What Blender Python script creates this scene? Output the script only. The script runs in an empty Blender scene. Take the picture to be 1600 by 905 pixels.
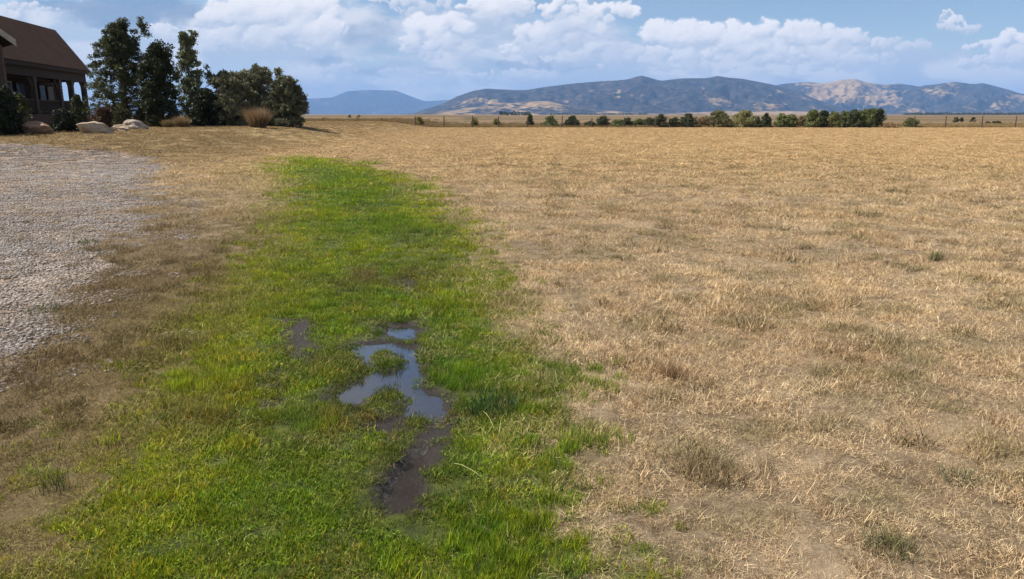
import bpy, math, random
import numpy as np
from mathutils import Vector, Matrix

C = bpy.context.scene
R = math.radians
rng = np.random.default_rng(7)
random.seed(7)

# ------------------------------------------------------------------ camera
F = 1164.0; W, Hh = 1600.0, 905.0; HOR = 179.0; EYE = 1.6
PITCH = math.atan((Hh/2-HOR)/F)
cam = bpy.data.cameras.new('camera'); camo = bpy.data.objects.new('camera', cam)
C.collection.objects.link(camo); C.camera = camo
camo.location = (0, 0, EYE); camo.rotation_euler = (math.pi/2-PITCH, 0, 0)
cam.sensor_width = 36; cam.lens = 36*F/W; cam.clip_start = .05; cam.clip_end = 90000
cp, sp_ = math.cos(PITCH), math.sin(PITCH)

def ray(px, py):
    u = (px-W/2)/F; v = (Hh/2-py)/F
    return (u, cp+v*sp_, -sp_+v*cp)
def at(px, py, D):
    """point on the line of sight of a photo pixel at ground distance D ahead"""
    d = ray(px, py); t = D/d[1]
    return np.array([d[0]*t, D, EYE+d[2]*t])

# ------------------------------------------------------------------ light, sky, exposure
SUN_EL, SUN_AZ = 50.0, -78.0      # azimuth measured from +Y (ahead) clockwise
C.view_settings.view_transform = 'Standard'; C.view_settings.look = 'None'
C.view_settings.exposure = 0.78; C.view_settings.gamma = 1.0
sun = bpy.data.lights.new('sun', 'SUN'); suno = bpy.data.objects.new('sun', sun); C.collection.objects.link(suno)
sun.energy = 5.0; sun.angle = R(.55); sun.color = (1, .945, .86)
sd = Vector((math.sin(R(SUN_AZ))*math.cos(R(SUN_EL)), math.cos(R(SUN_AZ))*math.cos(R(SUN_EL)), math.sin(R(SUN_EL))))
suno.rotation_euler = sd.to_track_quat('Z', 'Y').to_euler()

def nd(nt, typ, props=None, ins=None):
    n = nt.nodes.new(typ)
    for k, v in (props or {}).items(): setattr(n, k, v)
    for k, v in (ins or {}).items():
        s = n.inputs[k]
        if isinstance(v, bpy.types.NodeSocket): nt.links.new(v, s)
        else: s.default_value = v
    return n
def mth(nt, op, a, b=0.0, c=0.0, clamp=False):
    return nd(nt, 'ShaderNodeMath', {'operation': op, 'use_clamp': clamp}, {0: a, 1: b, 2: c}).outputs[0]
def vm(nt, op, a, b=(0, 0, 0), out=0):
    return nd(nt, 'ShaderNodeVectorMath', {'operation': op}, {0: a, 1: b}).outputs[out]
def mixc(nt, f, a, b, bt='MIX'):
    n = nt.nodes.new('ShaderNodeMix'); n.data_type = 'RGBA'; n.blend_type = bt
    for i, v in ((0, f), (6, a), (7, b)):
        if isinstance(v, bpy.types.NodeSocket): nt.links.new(v, n.inputs[i])
        else: n.inputs[i].default_value = v
    return n.outputs[2]
def mapr(nt, v, a, b, c=0., d=1., smooth=True):
    n = nd(nt, 'ShaderNodeMapRange', {'interpolation_type': 'SMOOTHSTEP' if smooth else 'LINEAR'}, {0: v, 1: a, 2: b, 3: c, 4: d})
    return n.outputs[0]
def noise(nt, vec, scale, detail=4, rough=.55, dist=0., col=False):
    n = nd(nt, 'ShaderNodeTexNoise', {}, {'Vector': vec, 'Scale': scale, 'Detail': detail, 'Roughness': rough, 'Distortion': dist})
    return n.outputs[1 if col else 0]

world = bpy.data.worlds.new('World'); C.world = world; world.use_nodes = True
nt = world.node_tree; nt.nodes.clear()
tc = nd(nt, 'ShaderNodeTexCoord').outputs['Generated']
sky = nd(nt, 'ShaderNodeTexSky', {'sky_type': 'NISHITA', 'sun_disc': False, 'sun_elevation': R(SUN_EL), 'sun_rotation': R(SUN_AZ), 'air_density': 1.0, 'dust_density': .6, 'ozone_density': 1.5, 'altitude': 1500})
sep = nd(nt, 'ShaderNodeSeparateXYZ', {}, {0: vm(nt, 'NORMALIZE', tc)})
az = mth(nt, 'ARCTAN2', sep.outputs[0], sep.outputs[1])
el = mth(nt, 'ARCSINE', sep.outputs[2])
P0 = nd(nt, 'ShaderNodeCombineXYZ', {}, {0: az, 1: el, 2: 0.}).outputs[0]
def azel(px, py):
    d = ray(px, py); return math.atan2(d[0], d[1]), math.atan2(d[2], math.hypot(d[0], d[1]))
# broken cloud overhead and behind the camera; the cloud bank ahead is the mesh further down
cn = noise(nt, vm(nt, 'MULTIPLY', P0, (1, 1.5, 1)), 4.5, 5, .6)
cover = mth(nt, 'MULTIPLY', mapr(nt, cn, .43, .60), mapr(nt, el, .10, .24))
skyc = mixc(nt, mth(nt, 'MULTIPLY', cover, .85), sky.outputs[0], mixc(nt, mapr(nt, cn, .52, .75), (4.6, 4.6, 4.8, 1), (3.0, 3.4, 4.1, 1)))
bg = nd(nt, 'ShaderNodeBackground', {}, {0: skyc, 1: .066})
nd(nt, 'ShaderNodeOutputWorld', {}, {0: bg.outputs[0]})

# ------------------------------------------------------------------ numpy noise and masks
def _hash(ix, iy, s):
    h = (ix.astype(np.int64)*374761393 + iy.astype(np.int64)*668265263 + s*1442695041) & 0x7fffffff
    h = ((h ^ (h >> 13))*1274126177) & 0x7fffffff
    return ((h ^ (h >> 16)) & 0xffff)/65535.0
def vnoise(x, y, s=0):
    ix = np.floor(x); iy = np.floor(y); fx = x-ix; fy = y-iy
    fx = fx*fx*(3-2*fx); fy = fy*fy*(3-2*fy)
    a = _hash(ix, iy, s); b = _hash(ix+1, iy, s); c = _hash(ix, iy+1, s); d = _hash(ix+1, iy+1, s)
    return (a*(1-fx)+b*fx)*(1-fy)+(c*(1-fx)+d*fx)*fy
def fbm(x, y, s=0, o=4, g=.5):
    v = 0; a = 1; t = 0
    for i in range(o):
        v = v+a*vnoise(x*2**i+17.3*i, y*2**i-9.1*i, s+i); t += a; a *= g
    return v/t
def sst(a, b, x):
    t = np.clip((x-a)/(b-a), 0, 1); return t*t*(3-2*t)
def sdf(poly, x, y):
    """signed distance to polygon, positive inside"""
    x = np.asarray(x, float); y = np.asarray(y, float)
    d = np.full(x.shape, 1e18); ins = np.zeros(x.shape, bool)
    n = len(poly)
    for i in range(n):
        ax, ay = poly[i]; bx, by = poly[(i+1) % n]
        ex, ey = bx-ax, by-ay; wx, wy = x-ax, y-ay
        t = np.clip((wx*ex+wy*ey)/(ex*ex+ey*ey+1e-12), 0, 1)
        d = np.minimum(d, (wx-ex*t)**2+(wy-ey*t)**2)
        c = ((ay <= y) & (by > y)) | ((by <= y) & (ay > y))
        xi = ax+(y-ay)/(by-ay+1e-12)*ex
        ins ^= c & (x < xi)
    return np.where(ins, 1, -1)*np.sqrt(d)
def rise(x, y):
    return .8*sst(20, 42, y)*sst(9, 17, -x)
def pg(px, py):
    d = ray(px, py); z = 0.
    for _ in range(40):
        t = (z-EYE)/d[2]; z = .7*z+.3*float(rise(d[0]*t, d[1]*t))
    return (d[0]*t, d[1]*t)
def P(l): return [pg(*p) for p in l]

STRIP = P([(447, 246), (505, 249), (580, 262), (635, 285), (680, 315), (715, 350), (745, 400), (770, 450), (790, 490), (820, 550), (845, 600),
           (870, 680), (895, 740), (925, 800), (965, 870), (1020, 1000), (60, 1000), (120, 880), (180, 800), (240, 720), (285, 640),
           (315, 560), (345, 490), (375, 440), (415, 380), (445, 330), (455, 290), (440, 262)])
FRINGE = P([(355, 262), (450, 246), (450, 300), (440, 350), (390, 420), (330, 470), (250, 500), (230, 600), (60, 700), (-300, 1000), (60, 1000), (300, 620), (400, 400), (380, 300)])
GRAV = P([(-900, 212), (-200, 219), (0, 224), (80, 228), (160, 236), (225, 246), (258, 256), (255, 275), (235, 300), (222, 330), (195, 360),
          (170, 390), (145, 420), (118, 450), (98, 480), (90, 508), (55, 530), (0, 550), (-120, 590), (-500, 700), (-1400, 700)])
PUD = P([(543, 540), (567, 536), (607, 532), (639, 538), (652, 555), (656, 579), (652, 595), (662, 615), (686, 619), (684, 633), (670, 645), (643, 641),
         (635, 619), (615, 599), (591, 599), (559, 627), (527, 623), (531, 611), (567, 587), (583, 571), (567, 555)])
ISLE = P([(585, 556), (597, 548), (618, 548), (632, 558), (628, 572), (607, 577), (590, 570)])
PUD2 = P([(600, 517), (603, 508), (625, 503), (650, 507), (657, 520), (640, 529), (615, 524)])
RUT = P([(629, 703), (647, 694), (676, 690), (680, 714), (664, 738), (660, 778), (655, 800), (599, 800), (586, 776), (590, 758), (612, 730)])
MUDL = P([(436, 505), (460, 497), (488, 508), (494, 545), (476, 562), (450, 570), (445, 600), (436, 640), (428, 630), (436, 580), (442, 540)])
MUDC = P([(640, 632), (700, 620), (706, 650), (690, 672), (684, 715), (662, 715), (664, 680), (668, 655)])
MUDB = P([(576, 655), (600, 645), (640, 655), (632, 672), (600, 682), (578, 672)])
MUDT = P([(600, 440), (640, 425), (672, 445), (665, 470), (625, 470)])
FENCE_Y = 96.0

def wob(x, y, f, a, s): return (fbm(x*f, y*f, s, 3)-.5)*2*a
def masks(x, y):
    g1 = sdf(STRIP, x, y); w = .36+.03*y
    green = sst(-1.0, 1.1, (g1+wob(x, y, 1.1, .18, 3)*(.6+.04*y)+wob(x, y, 4, .30, 5)+wob(x, y, 11, .2, 6))/w)
    fr = sst(-1.6, 1.6, (sdf(FRINGE, x, y)+wob(x, y, .8, .6, 11))/(.4+.03*y))
    gr = sst(-.8, .8, (sdf(GRAV, x, y)+wob(x, y, 1.4, .75, 21)+wob(x, y, 5, .3, 24)+wob(x, y, .35, .3, 22)*(.3+.05*y))/(.25+.02*y))
    e = wob(x, y, 7, .035, 31)+wob(x, y, 19, .02, 32)
    sp = np.minimum(sdf(PUD, x, y)+.015, -sdf(ISLE, x, y))+e
    sp2 = sdf(PUD2, x, y)+e*1.2
    sr = sdf(RUT, x, y)+e*.35
    sl = sdf(MUDL, x, y)+e*1.4+.02
    sm = np.maximum(np.maximum(sdf(MUDC, x, y), sdf(MUDB, x, y)), sdf(MUDT, x, y)-.10)+e*1.2
    return dict(green=green, fringe=fr, gravel=gr*(1-green), pud=np.maximum(sp, sp2), rut=sr, mudl=sl, mud=sm)
def height(x, y, m=None):
    if m is None: m = masks(x, y)
    near = np.exp(-((x+.6)**2+(y-4.3)**2)/3.)
    z = rise(x, y)+(fbm(x*.35, y*.35, 41)-.5)*.10*(1-near)*sst(45, 14, y)+(fbm(x*2.6, y*2.6, 42, 3)-.5)*.022*(1-.6*near)*sst(40, 15, y)
    z = z+(fbm(x*.03, y*.03, 47)-.5)*.5*sst(140, 500, np.abs(y)+np.abs(x)*.3)
    z = z-.045*sst(-.05, .11, m['pud'])-.012*sst(-.22, .0, m['pud'])
    z = z-.05*sst(-.008, .05, m['rut'])
    z = z-.022*sst(-.05, .07, m['mudl'])-.016*sst(-.05, .07, m['mud'])
    return z
WATER_Z = -.024

# ------------------------------------------------------------------ mesh helpers
def mesh_np(name, V, Fc, k, attrs=None, smooth=False):
    """V (n,3), Fc (m,k) indices"""
    me = bpy.data.meshes.new(name); V = np.asarray(V, np.float32); Fc = np.asarray(Fc, np.int32)
    me.vertices.add(len(V)); me.vertices.foreach_set('co', V.ravel())
    me.loops.add(Fc.size); me.loops.foreach_set('vertex_index', Fc.ravel())
    me.polygons.add(len(Fc)); me.polygons.foreach_set('loop_start', np.arange(0, Fc.size, k, dtype=np.int32))
    if smooth: me.polygons.foreach_set('use_smooth', np.ones(len(Fc), bool))
    for n, (t, arr) in (attrs or {}).items():
        a = me.attributes.new(n, t, 'POINT')
        a.data.foreach_set('color' if t == 'FLOAT_COLOR' else ('vector' if t == 'FLOAT_VECTOR' else 'value'), np.asarray(arr).ravel())
    me.update(calc_edges=True); me.validate(); return me
def link(name, me, mat=None, parent=None, **props):
    o = bpy.data.objects.new(name, me); C.collection.objects.link(o)
    if mat is not None and me is not None and len(me.materials) == 0: me.materials.append(mat)
    if parent: o.parent = parent
    for k, v in props.items(): o[k] = v
    return o
class MB:
    def __init__(s): s.v = []; s.f = []
    def box(s, c, sz, ax=None, az=None):
        c = np.array(c, float); a = np.array(ax if ax is not None else (1, 0, 0), float); a /= np.linalg.norm(a)
        b = np.array((-a[1], a[0], 0.)) if az is None else np.cross(az, a); b /= np.linalg.norm(b); u = np.cross(a, b)
        i = len(s.v)
        for sx in (-1, 1):
            for sy in (-1, 1):
                for sz_ in (-1, 1): s.v.append(c+a*sx*sz[0]/2+b*sy*sz[1]/2+u*sz_*sz[2]/2)
        for q in ((0, 1, 3, 2), (4, 6, 7, 5), (0, 4, 5, 1), (2, 3, 7, 6), (0, 2, 6, 4), (1, 5, 7, 3)): s.f.append([i+j for j in q])
        return s
    def prism(s, poly, off):
        """closed slab from planar polygon poly extruded by vector off"""
        i = len(s.v); n = len(poly); off = np.array(off, float)
        for p in poly: s.v.append(np.array(p, float))
        for p in poly: s.v.append(np.array(p, float)+off)
        s.f.append([i+j for j in range(n)][::-1]); s.f.append([i+n+j for j in range(n)])
        for j in range(n): k = (j+1) % n; s.f.append([i+j, i+k, i+n+k, i+n+j])
        return s
    def tube(s, pts, rad, n=6, jit=0):
        pts = [np.array(p, float) for p in pts]; base = len(s.v)
        for j, p in enumerate(pts):
            d = pts[min(j+1, len(pts)-1)]-pts[max(j-1, 0)]; d /= (np.linalg.norm(d)+1e-9)
            a = np.cross(d, (0, 0, 1) if abs(d[2]) < .9 else (1, 0, 0)); a /= np.linalg.norm(a); b = np.cross(d, a)
            for k in range(n):
                t = 2*math.pi*k/n; r = rad[j]*(1+random.uniform(-jit, jit)); s.v.append(p+(a*math.cos(t)+b*math.sin(t))*r)
        for j in range(len(pts)-1):
            for k in range(n):
                k2 = (k+1) % n; s.f.append([base+j*n+k, base+j*n+k2, base+(j+1)*n+k2, base+(j+1)*n+k])
        s.f.append([base+k for k in range(n)][::-1]); s.f.append([base+(len(pts)-1)*n+k for k in range(n)])
        return s
    def mesh(s, name, smooth=False, bevel=0):
        me = bpy.data.meshes.new(name); me.from_pydata([tuple(v) for v in s.v], [], s.f)
        if smooth: me.polygons.foreach_set('use_smooth', [True]*len(me.polygons))
        me.update(); return me
    def obj(s, name, mat, parent=None, smooth=False, **props):
        return link(name, s.mesh(name, smooth), mat, parent, **props)
def empty(name, loc, **props):
    o = bpy.data.objects.new(name, None); C.collection.objects.link(o); o.location = loc; o.empty_display_size = .2
    for k, v in props.items(): o[k] = v
    return o

# ------------------------------------------------------------------ materials
def newmat(name):
    m = bpy.data.materials.new(name); m.use_nodes = True; m.node_tree.nodes.clear(); return m, m.node_tree
def out(nt, sh, disp=None):
    nd(nt, 'ShaderNodeOutputMaterial', {}, {0: sh})
def simple(name, col, rough=.8, var=.25, scale=8, bump=.3, spec=.3, bscale=None, metal=0, stretch=(1, 1, 1)):
    m, t = newmat(name); co = nd(t, 'ShaderNodeTexCoord').outputs['Object']
    co = vm(t, 'MULTIPLY', co, stretch)
    n1 = noise(t, co, scale, 5, .6); n2 = noise(t, co, (bscale or scale*5), 4, .6)
    f = mapr(t, n1, .3, .7, 1-var, 1+var, False)
    c = mixc(t, 1., (*col, 1), nd(t, 'ShaderNodeCombineColor', {}, {0: f, 1: f, 2: f}).outputs[0], 'MULTIPLY')
    f2 = mapr(t, n2, .3, .7, 1-var*.6, 1+var*.6, False)
    c = mixc(t, 1., c, nd(t, 'ShaderNodeCombineColor', {}, {0: f2, 1: f2, 2: f2}).outputs[0], 'MULTIPLY')
    b = nd(t, 'ShaderNodeBump', {}, {'Strength': bump, 'Distance': .02, 'Height': n2})
    p = nd(t, 'ShaderNodeBsdfPrincipled', {}, {'Base Color': c, 'Roughness': rough, 'Specular IOR Level': spec, 'Metallic': metal, 'Normal': b.outputs[0]})
    out(t, p.outputs[0]); return m

def leaf_mat(name, instancer=False, col=(1, 1, 1), trans=.35, rough=.6):
    """foliage: colour carried by each blade or leaf, times the colour of the clump it belongs to"""
    m, t = newmat(name)
    a = nd(t, 'ShaderNodeAttribute', {'attribute_name': 'tint'}).outputs['Color']
    if instancer:
        i = nd(t, 'ShaderNodeAttribute', {'attribute_name': 'col', 'attribute_type': 'INSTANCER'}).outputs['Color']
        c = mixc(t, 1., a, i, 'MULTIPLY')
    else: c = mixc(t, 1., a, (*col, 1), 'MULTIPLY')
    d = nd(t, 'ShaderNodeBsdfPrincipled', {}, {'Base Color': c, 'Roughness': rough, 'Specular IOR Level': .25})
    tr = nd(t, 'ShaderNodeBsdfTranslucent', {}, {0: c})
    mx = nd(t, 'ShaderNodeMixShader', {}, {0: trans, 1: d.outputs[0], 2: tr.outputs[0]})
    out(t, mx.outputs[0]); return m
M_GRASS = leaf_mat('grass_blades', True, trans=.3)
M_STRAW = leaf_mat('dry_grass_blades', True, trans=.12, rough=.7)
def M_leaf(name, col, trans=.25): return leaf_mat(name, False, col, trans)

# ------------------------------------------------------------------ ground sheet
def axis(lo, hi, step, gro, far):
    mid = list(np.arange(lo, hi, step)); a = []; p = hi; s = step
    while p < far: a.append(p); s *= gro; p += s
    b = []; p = lo; s = step
    while p > -far: s *= gro; p -= s; b.append(p)
    return np.array(b[::-1]+mid+a)
gx = axis(-2.2, 1.2, .022, 1.035, 26000)
gy = axis(2.2, 6.2, .022, 1.03, 20000); gy = gy[gy > -300]
GX, GY = np.meshgrid(gx, gy); m = masks(GX, GY); GZ = height(GX, GY, m)
nx, ny = len(gx), len(gy); idx = np.arange(nx*ny).reshape(ny, nx)
quads = np.stack([idx[:-1, :-1], idx[:-1, 1:], idx[1:, 1:], idx[1:, :-1]], -1).reshape(-1, 4)
wet = np.clip(np.maximum.reduce([sst(-.14, .0, m['pud']), sst(-.03, .02, m['rut']), sst(-.07, .03, m['mudl'])*.8, sst(-.08, .03, m['mud'])*.85]), 0, 1)
dirt = np.maximum.reduce([sst(-.16, -.03, m['pud']), sst(-.05, .0, m['rut']), sst(-.12, .0, m['mudl']), sst(-.12, .0, m['mud'])])
me = mesh_np('ground', np.stack([GX, GY, GZ], -1).reshape(-1, 3), quads, 4,
             {'green': ('FLOAT', np.maximum(m['green'], m['fringe']*.3)), 'gravel': ('FLOAT', m['gravel']), 'wet': ('FLOAT', wet), 'mud': ('FLOAT', dirt)}, smooth=True)
def ground_mat():
    mm, t = newmat('ground_soil')
    pos = nd(t, 'ShaderNodeNewGeometry').outputs['Position']
    A = lambda n: nd(t, 'ShaderNodeAttribute', {'attribute_name': n}).outputs['Fac']
    sx = nd(t, 'ShaderNodeSeparateXYZ', {}, {0: pos}).outputs
    n1 = noise(t, pos, 1.3, 5, .6); n2 = noise(t, pos, 9, 6, .65); n3 = noise(t, pos, 75, 8, .8); n4 = noise(t, vm(t, 'MULTIPLY', pos, (.13, .22, 1)), 1, 5, .6)
    nf = noise(t, vm(t, 'MULTIPLY', pos, (.0016, .009, 1)), 1, 6, .6)
    dry = mixc(t, mapr(t, n2, .3, .7), (.10, .07, .042, 1), (.33, .25, .16, 1))
    dry = mixc(t, mapr(t, n3, .40, .60), mixc(t, .75, dry, (.07, .048, .028, 1)), dry)
    dry = mixc(t, mth(t, 'MULTIPLY', mapr(t, n1, .45, .7), .7), dry, (.35, .265, .17, 1))
    field = mixc(t, mapr(t, n4, .3, .7), (.31, .21, .10, 1), (.40, .275, .135, 1))
    field = mixc(t, mth(t, 'MULTIPLY', mapr(t, n2, .35, .65), .5), field, (.30, .2, .10, 1))
    dry = mixc(t, mapr(t, sx[1], 10, 35), dry, field)
    ol = mth(t, 'MULTIPLY', mapr(t, sx[1], 5, 12, 1, .3), mapr(t, sx[0], .5, -1.5))
    dry = mixc(t, mth(t, 'MULTIPLY', ol, .85), dry, (.13, .09, .045, 1))
    hm = mth(t, 'MULTIPLY', mapr(t, sx[0], -8, -14), mth(t, 'MULTIPLY', mapr(t, sx[1], 20, 27), mapr(t, sx[1], 60, 50)))
    dry = mixc(t, mth(t, 'MULTIPLY', hm, .75), dry, (.25, .185, .085, 1))
    # open range beyond the fence
    rng_ = mixc(t, mapr(t, nf, .35, .65), (.10, .07, .038, 1), (.18, .125, .065, 1))
    rng_ = mixc(t, mth(t, 'MULTIPLY', mapr(t, sx[1], 700, 2500), .5), rng_, (.24, .165, .09, 1))
    dry = mixc(t, mapr(t, sx[1], 95, 98), dry, rng_)
    gcol = mixc(t, mapr(t, n2, .3, .7), (.03, .04, .012, 1), (.085, .10, .02, 1))
    col = mixc(t, mapr(t, A('green'), .1, .7), dry, gcol)
    vor = nd(t, 'ShaderNodeTexVoronoi', {}, {'Vector': pos, 'Scale': 26.})
    vfar = nd(t, 'ShaderNodeTexVoronoi', {}, {'Vector': pos, 'Scale': 9.})
    gv = mixc(t, mapr(t, nd(t, 'ShaderNodeSeparateColor', {}, {0: vor.outputs['Color']}).outputs[0], 0, 1), (.22, .165, .125, 1), (.44, .37, .32, 1))
    gv = mixc(t, mapr(t, vor.outputs['Distance'], .35, .6), gv, (.12, .085, .06, 1))
    gv = mixc(t, mth(t, 'MULTIPLY', mapr(t, n2, .4, .7), .35), gv, (.36, .25, .17, 1))
    col = mixc(t, mapr(t, A('gravel'), .2, .6), col, gv)
    md = mixc(t, mapr(t, n3, .3, .7), (.014, .010, .008, 1), (.05, .036, .027, 1))
    col = mixc(t, A('mud'), col, md)
    wetf = A('wet')
    rough = mth(t, 'MULTIPLY_ADD', wetf, -.6, .92)
    rough = mth(t, 'ADD', rough, mth(t, 'MULTIPLY', mapr(t, n2, .4, .6), .12))
    hgt = mth(t, 'ADD', mth(t, 'MULTIPLY', n3, mth(t, 'MULTIPLY_ADD', wetf, 1.2, .5)), mth(t, 'MULTIPLY', n2, 1.2))
    hgt = mth(t, 'ADD', hgt, mth(t, 'MULTIPLY', mth(t, 'MULTIPLY', vor.outputs['Distance'], A('gravel')), -1.5))
    b = nd(t, 'ShaderNodeBump', {}, {'Strength': mapr(t, sx[1], 8, 40, .8, .0), 'Distance': .02, 'Height': hgt})
    p = nd(t, 'ShaderNodeBsdfPrincipled', {}, {'Base Color': col, 'Roughness': rough, 'Specular IOR Level': mth(t, 'MULTIPLY_ADD', wetf, .2, .15), 'Normal': b.outputs[0]})
    out(t, p.outputs[0]); return mm
link('ground', me, ground_mat(), kind='structure')

# standing water: a level sheet that shows wherever the soil dips below it
def water_mat():
    mm, t = newmat('puddle_water'); pos = nd(t, 'ShaderNodeNewGeometry').outputs['Position']
    n = noise(t, vm(t, 'MULTIPLY', pos, (1, 1.6, 1)), 22, 3, .5); n2 = noise(t, pos, 90, 2, .5)
    b = nd(t, 'ShaderNodeBump', {}, {'Strength': .07, 'Distance': .006, 'Height': mth(t, 'MULTIPLY_ADD', n2, .25, n)})
    gl = nd(t, 'ShaderNodeBsdfGlossy', {}, {0: (1, 1, 1, 1), 'Roughness': .1, 'Normal': b.outputs[0]})
    mud = nd(t, 'ShaderNodeBsdfTransparent', {}, {0: (.62, .52, .42, 1)})
    fr = nd(t, 'ShaderNodeFresnel', {}, {0: 1.33, 'Normal': b.outputs[0]})
    mx = nd(t, 'ShaderNodeMixShader', {}, {0: mth(t, 'MULTIPLY_ADD', fr.outputs[0], 2.1, .07, True), 1: mud.outputs[0], 2: gl.outputs[0]})
    out(t, mx.outputs[0]); return mm
MW = water_mat()
def puddle(poly, name, z, grow=.12, **props):
    x0 = min(p[0] for p in poly)-grow; x1 = max(p[0] for p in poly)+grow; y0 = min(p[1] for p in poly)-grow; y1 = max(p[1] for p in poly)+grow
    n = 60; X, Y = np.meshgrid(np.linspace(x0, x1, n), np.linspace(y0, y1, n))
    mk = (sdf(poly, X, Y) > -grow)
    ii = np.arange(n*n).reshape(n, n); q = np.stack([ii[:-1, :-1], ii[:-1, 1:], ii[1:, 1:], ii[1:, :-1]], -1)
    keep = mk[:-1, :-1] & mk[1:, 1:] & mk[:-1, 1:] & mk[1:, :-1]; q = q[keep]
    u, inv = np.unique(q, return_inverse=True); V = np.stack([X.ravel()[u], Y.ravel()[u], np.full(len(u), z)], -1)
    link(name, mesh_np(name, V, inv.reshape(-1, 4), 4), MW, kind='structure', **props)
puddle(PUD, 'puddle_water', WATER_Z); puddle(PUD2, 'puddle_water', WATER_Z-.006, .08)
puddle(MUDL, 'puddle_water', -.0315, .04)

# ------------------------------------------------------------------ grass clump sources (instanced)
def blades(n, rad, hmin, hmax, wid, lean, seg=3, tints=None, spread=1.0, flat=0., root=.55, curl=.6, seed=0):
    g = np.random.default_rng(seed); V = []; Fq = []; T = []
    r = rad*np.sqrt(g.random(n)); th = g.random(n)*2*math.pi
    bx, by = r*np.cos(th), r*np.sin(th)
    hh = hmin+(hmax-hmin)*g.random(n)**1.4; az_ = g.random(n)*2*math.pi
    ln = lean*(.3+g.random(n)); w = wid*(.6+.8*g.random(n))
    for i in range(n):
        tint = np.array(tints[g.integers(len(tints))])*(.75+.5*g.random()); d = np.array([math.cos(az_[i]), math.sin(az_[i]), 0]); sd_ = np.array([-d[1], d[0], 0])
        tw = g.random()*math.pi; sd_ = sd_*math.cos(tw)+d*math.sin(tw); p = np.array([bx[i], by[i], -.004+flat*g.random()*.02]); base = len(V)
        ang = ln[i]
        for s in range(seg+1):
            f = s/seg; ww = w[i]*(1-f**1.6)*.5+.0001
            V.append(p-sd_*ww); V.append(p+sd_*ww)
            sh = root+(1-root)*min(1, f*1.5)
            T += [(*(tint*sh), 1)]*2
            a2 = min(1.75, ang*(1+curl*f*1.6)); L = hh[i]/seg
            p = p+(np.array([0, 0, 1])*math.cos(a2)+d*math.sin(a2))*L
            if p[2] < .002: p[2] = .002
        for s in range(seg): a = base+2*s; Fq.append([a, a+1, a+3, a+2])
    return np.array(V), np.array(Fq), np.array(T)
def source_coll(name, specs, mat):
    col = bpy.data.collections.new(name)
    for i, s in enumerate(specs):
        V, Fq, T = s; me = mesh_np(name, V, Fq, 4, {'tint': ('FLOAT_COLOR', T)}); me.materials.append(mat)
        o = bpy.data.objects.new('%s_source_%02d' % (name, i), me); col.objects.link(o)
    return col
G1 = [(1, 1, 1), (.8, .95, .7), (1.15, 1.05, 1.0), (.5, .62, .5), (1.55, 1.3, 1.3), (.35, .45, .4)]
G2 = G1+[(2.4, 1.25, 2.6)]
S1 = [(1, 1, 1), (1.35, 1.33, 1.28), (.62, .54, .46), (.3, .24, .19), (1.1, .95, .8), (1.6, 1.55, 1.45), (.45, .38, .30)]
GREEN = source_coll('green_grass', [blades(90, .085, .02, .06, .0042, .55, seed=i, tints=G2 if i % 2 else G1) for i in range(4)] +
                    [blades(70, .07, .04, .10, .0036, .35, seed=10+i, tints=G1, curl=.5) for i in range(3)] +
                    [blades(120, .085, .012, .035, .0062, .9, seg=2, seed=20+i, tints=G1) for i in range(3)], M_GRASS)
DRY = source_coll('dry_grass', [blades(90, .10, .018, .055, .0022, 1.25, seed=30+i, tints=S1, flat=1, root=.75) for i in range(4)] +
                  [blades(90, .055, .02, .065, .0021, .75, seed=40+i, tints=S1, root=.5) for i in range(3)] +
                  [blades(80, .11, .02, .08, .0022, 1.55, seed=50+i, tints=S1, flat=.8, root=.9, curl=.1) for i in range(3)], M_STRAW)
FARG = source_coll('far_grass', [blades(120, .22, .04, .10, .009, .7, seg=2, seed=60+i, tints=S1, root=.7) for i in range(4)], M_STRAW)

def gn_scatter(name, pts, rot, scl, ids, cols, coll, **props):
    n = len(pts)
    me = bpy.data.meshes.new(name); me.vertices.add(n); me.vertices.foreach_set('co', np.asarray(pts, np.float32).ravel())
    for an, ty, arr in (('rot', 'FLOAT_VECTOR', rot), ('scl', 'FLOAT_VECTOR', scl), ('pick', 'INT', ids), ('col', 'FLOAT_COLOR', cols)):
        a = me.attributes.new(an, ty, 'POINT'); a.data.foreach_set({'FLOAT_VECTOR': 'vector', 'INT': 'value', 'FLOAT_COLOR': 'color'}[ty], np.asarray(arr, np.int32 if ty == 'INT' else np.float32).ravel())
    me.update()
    o = link(name, me, None, **props)
    g = bpy.data.node_groups.new(name, 'GeometryNodeTree')
    g.interface.new_socket('Geometry', in_out='INPUT', socket_type='NodeSocketGeometry'); g.interface.new_socket('Geometry', in_out='OUTPUT', socket_type='NodeSocketGeometry')
    gi = g.nodes.new('NodeGroupInput'); go = g.nodes.new('NodeGroupOutput')
    ci = g.nodes.new('GeometryNodeCollectionInfo'); ci.inputs['Collection'].default_value = coll; ci.inputs['Separate Children'].default_value = True; ci.inputs['Reset Children'].default_value = True
    ip = g.nodes.new('GeometryNodeInstanceOnPoints'); ip.inputs['Pick Instance'].default_value = True
    def na(nm, ty):
        q = g.nodes.new('GeometryNodeInputNamedAttribute'); q.data_type = ty; q.inputs['Name'].default_value = nm; return q.outputs['Attribute']
    g.links.new(gi.outputs[0], ip.inputs['Points']); g.links.new(ci.outputs[0], ip.inputs['Instance'])
    g.links.new(na('pick', 'INT'), ip.inputs['Instance Index']); g.links.new(na('rot', 'FLOAT_VECTOR'), ip.inputs['Rotation']); g.links.new(na('scl', 'FLOAT_VECTOR'), ip.inputs['Scale'])
    g.links.new(ip.outputs[0], go.inputs[0])
    md = o.modifiers.new('scatter', 'NODES'); md.node_group = g
    return o

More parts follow.
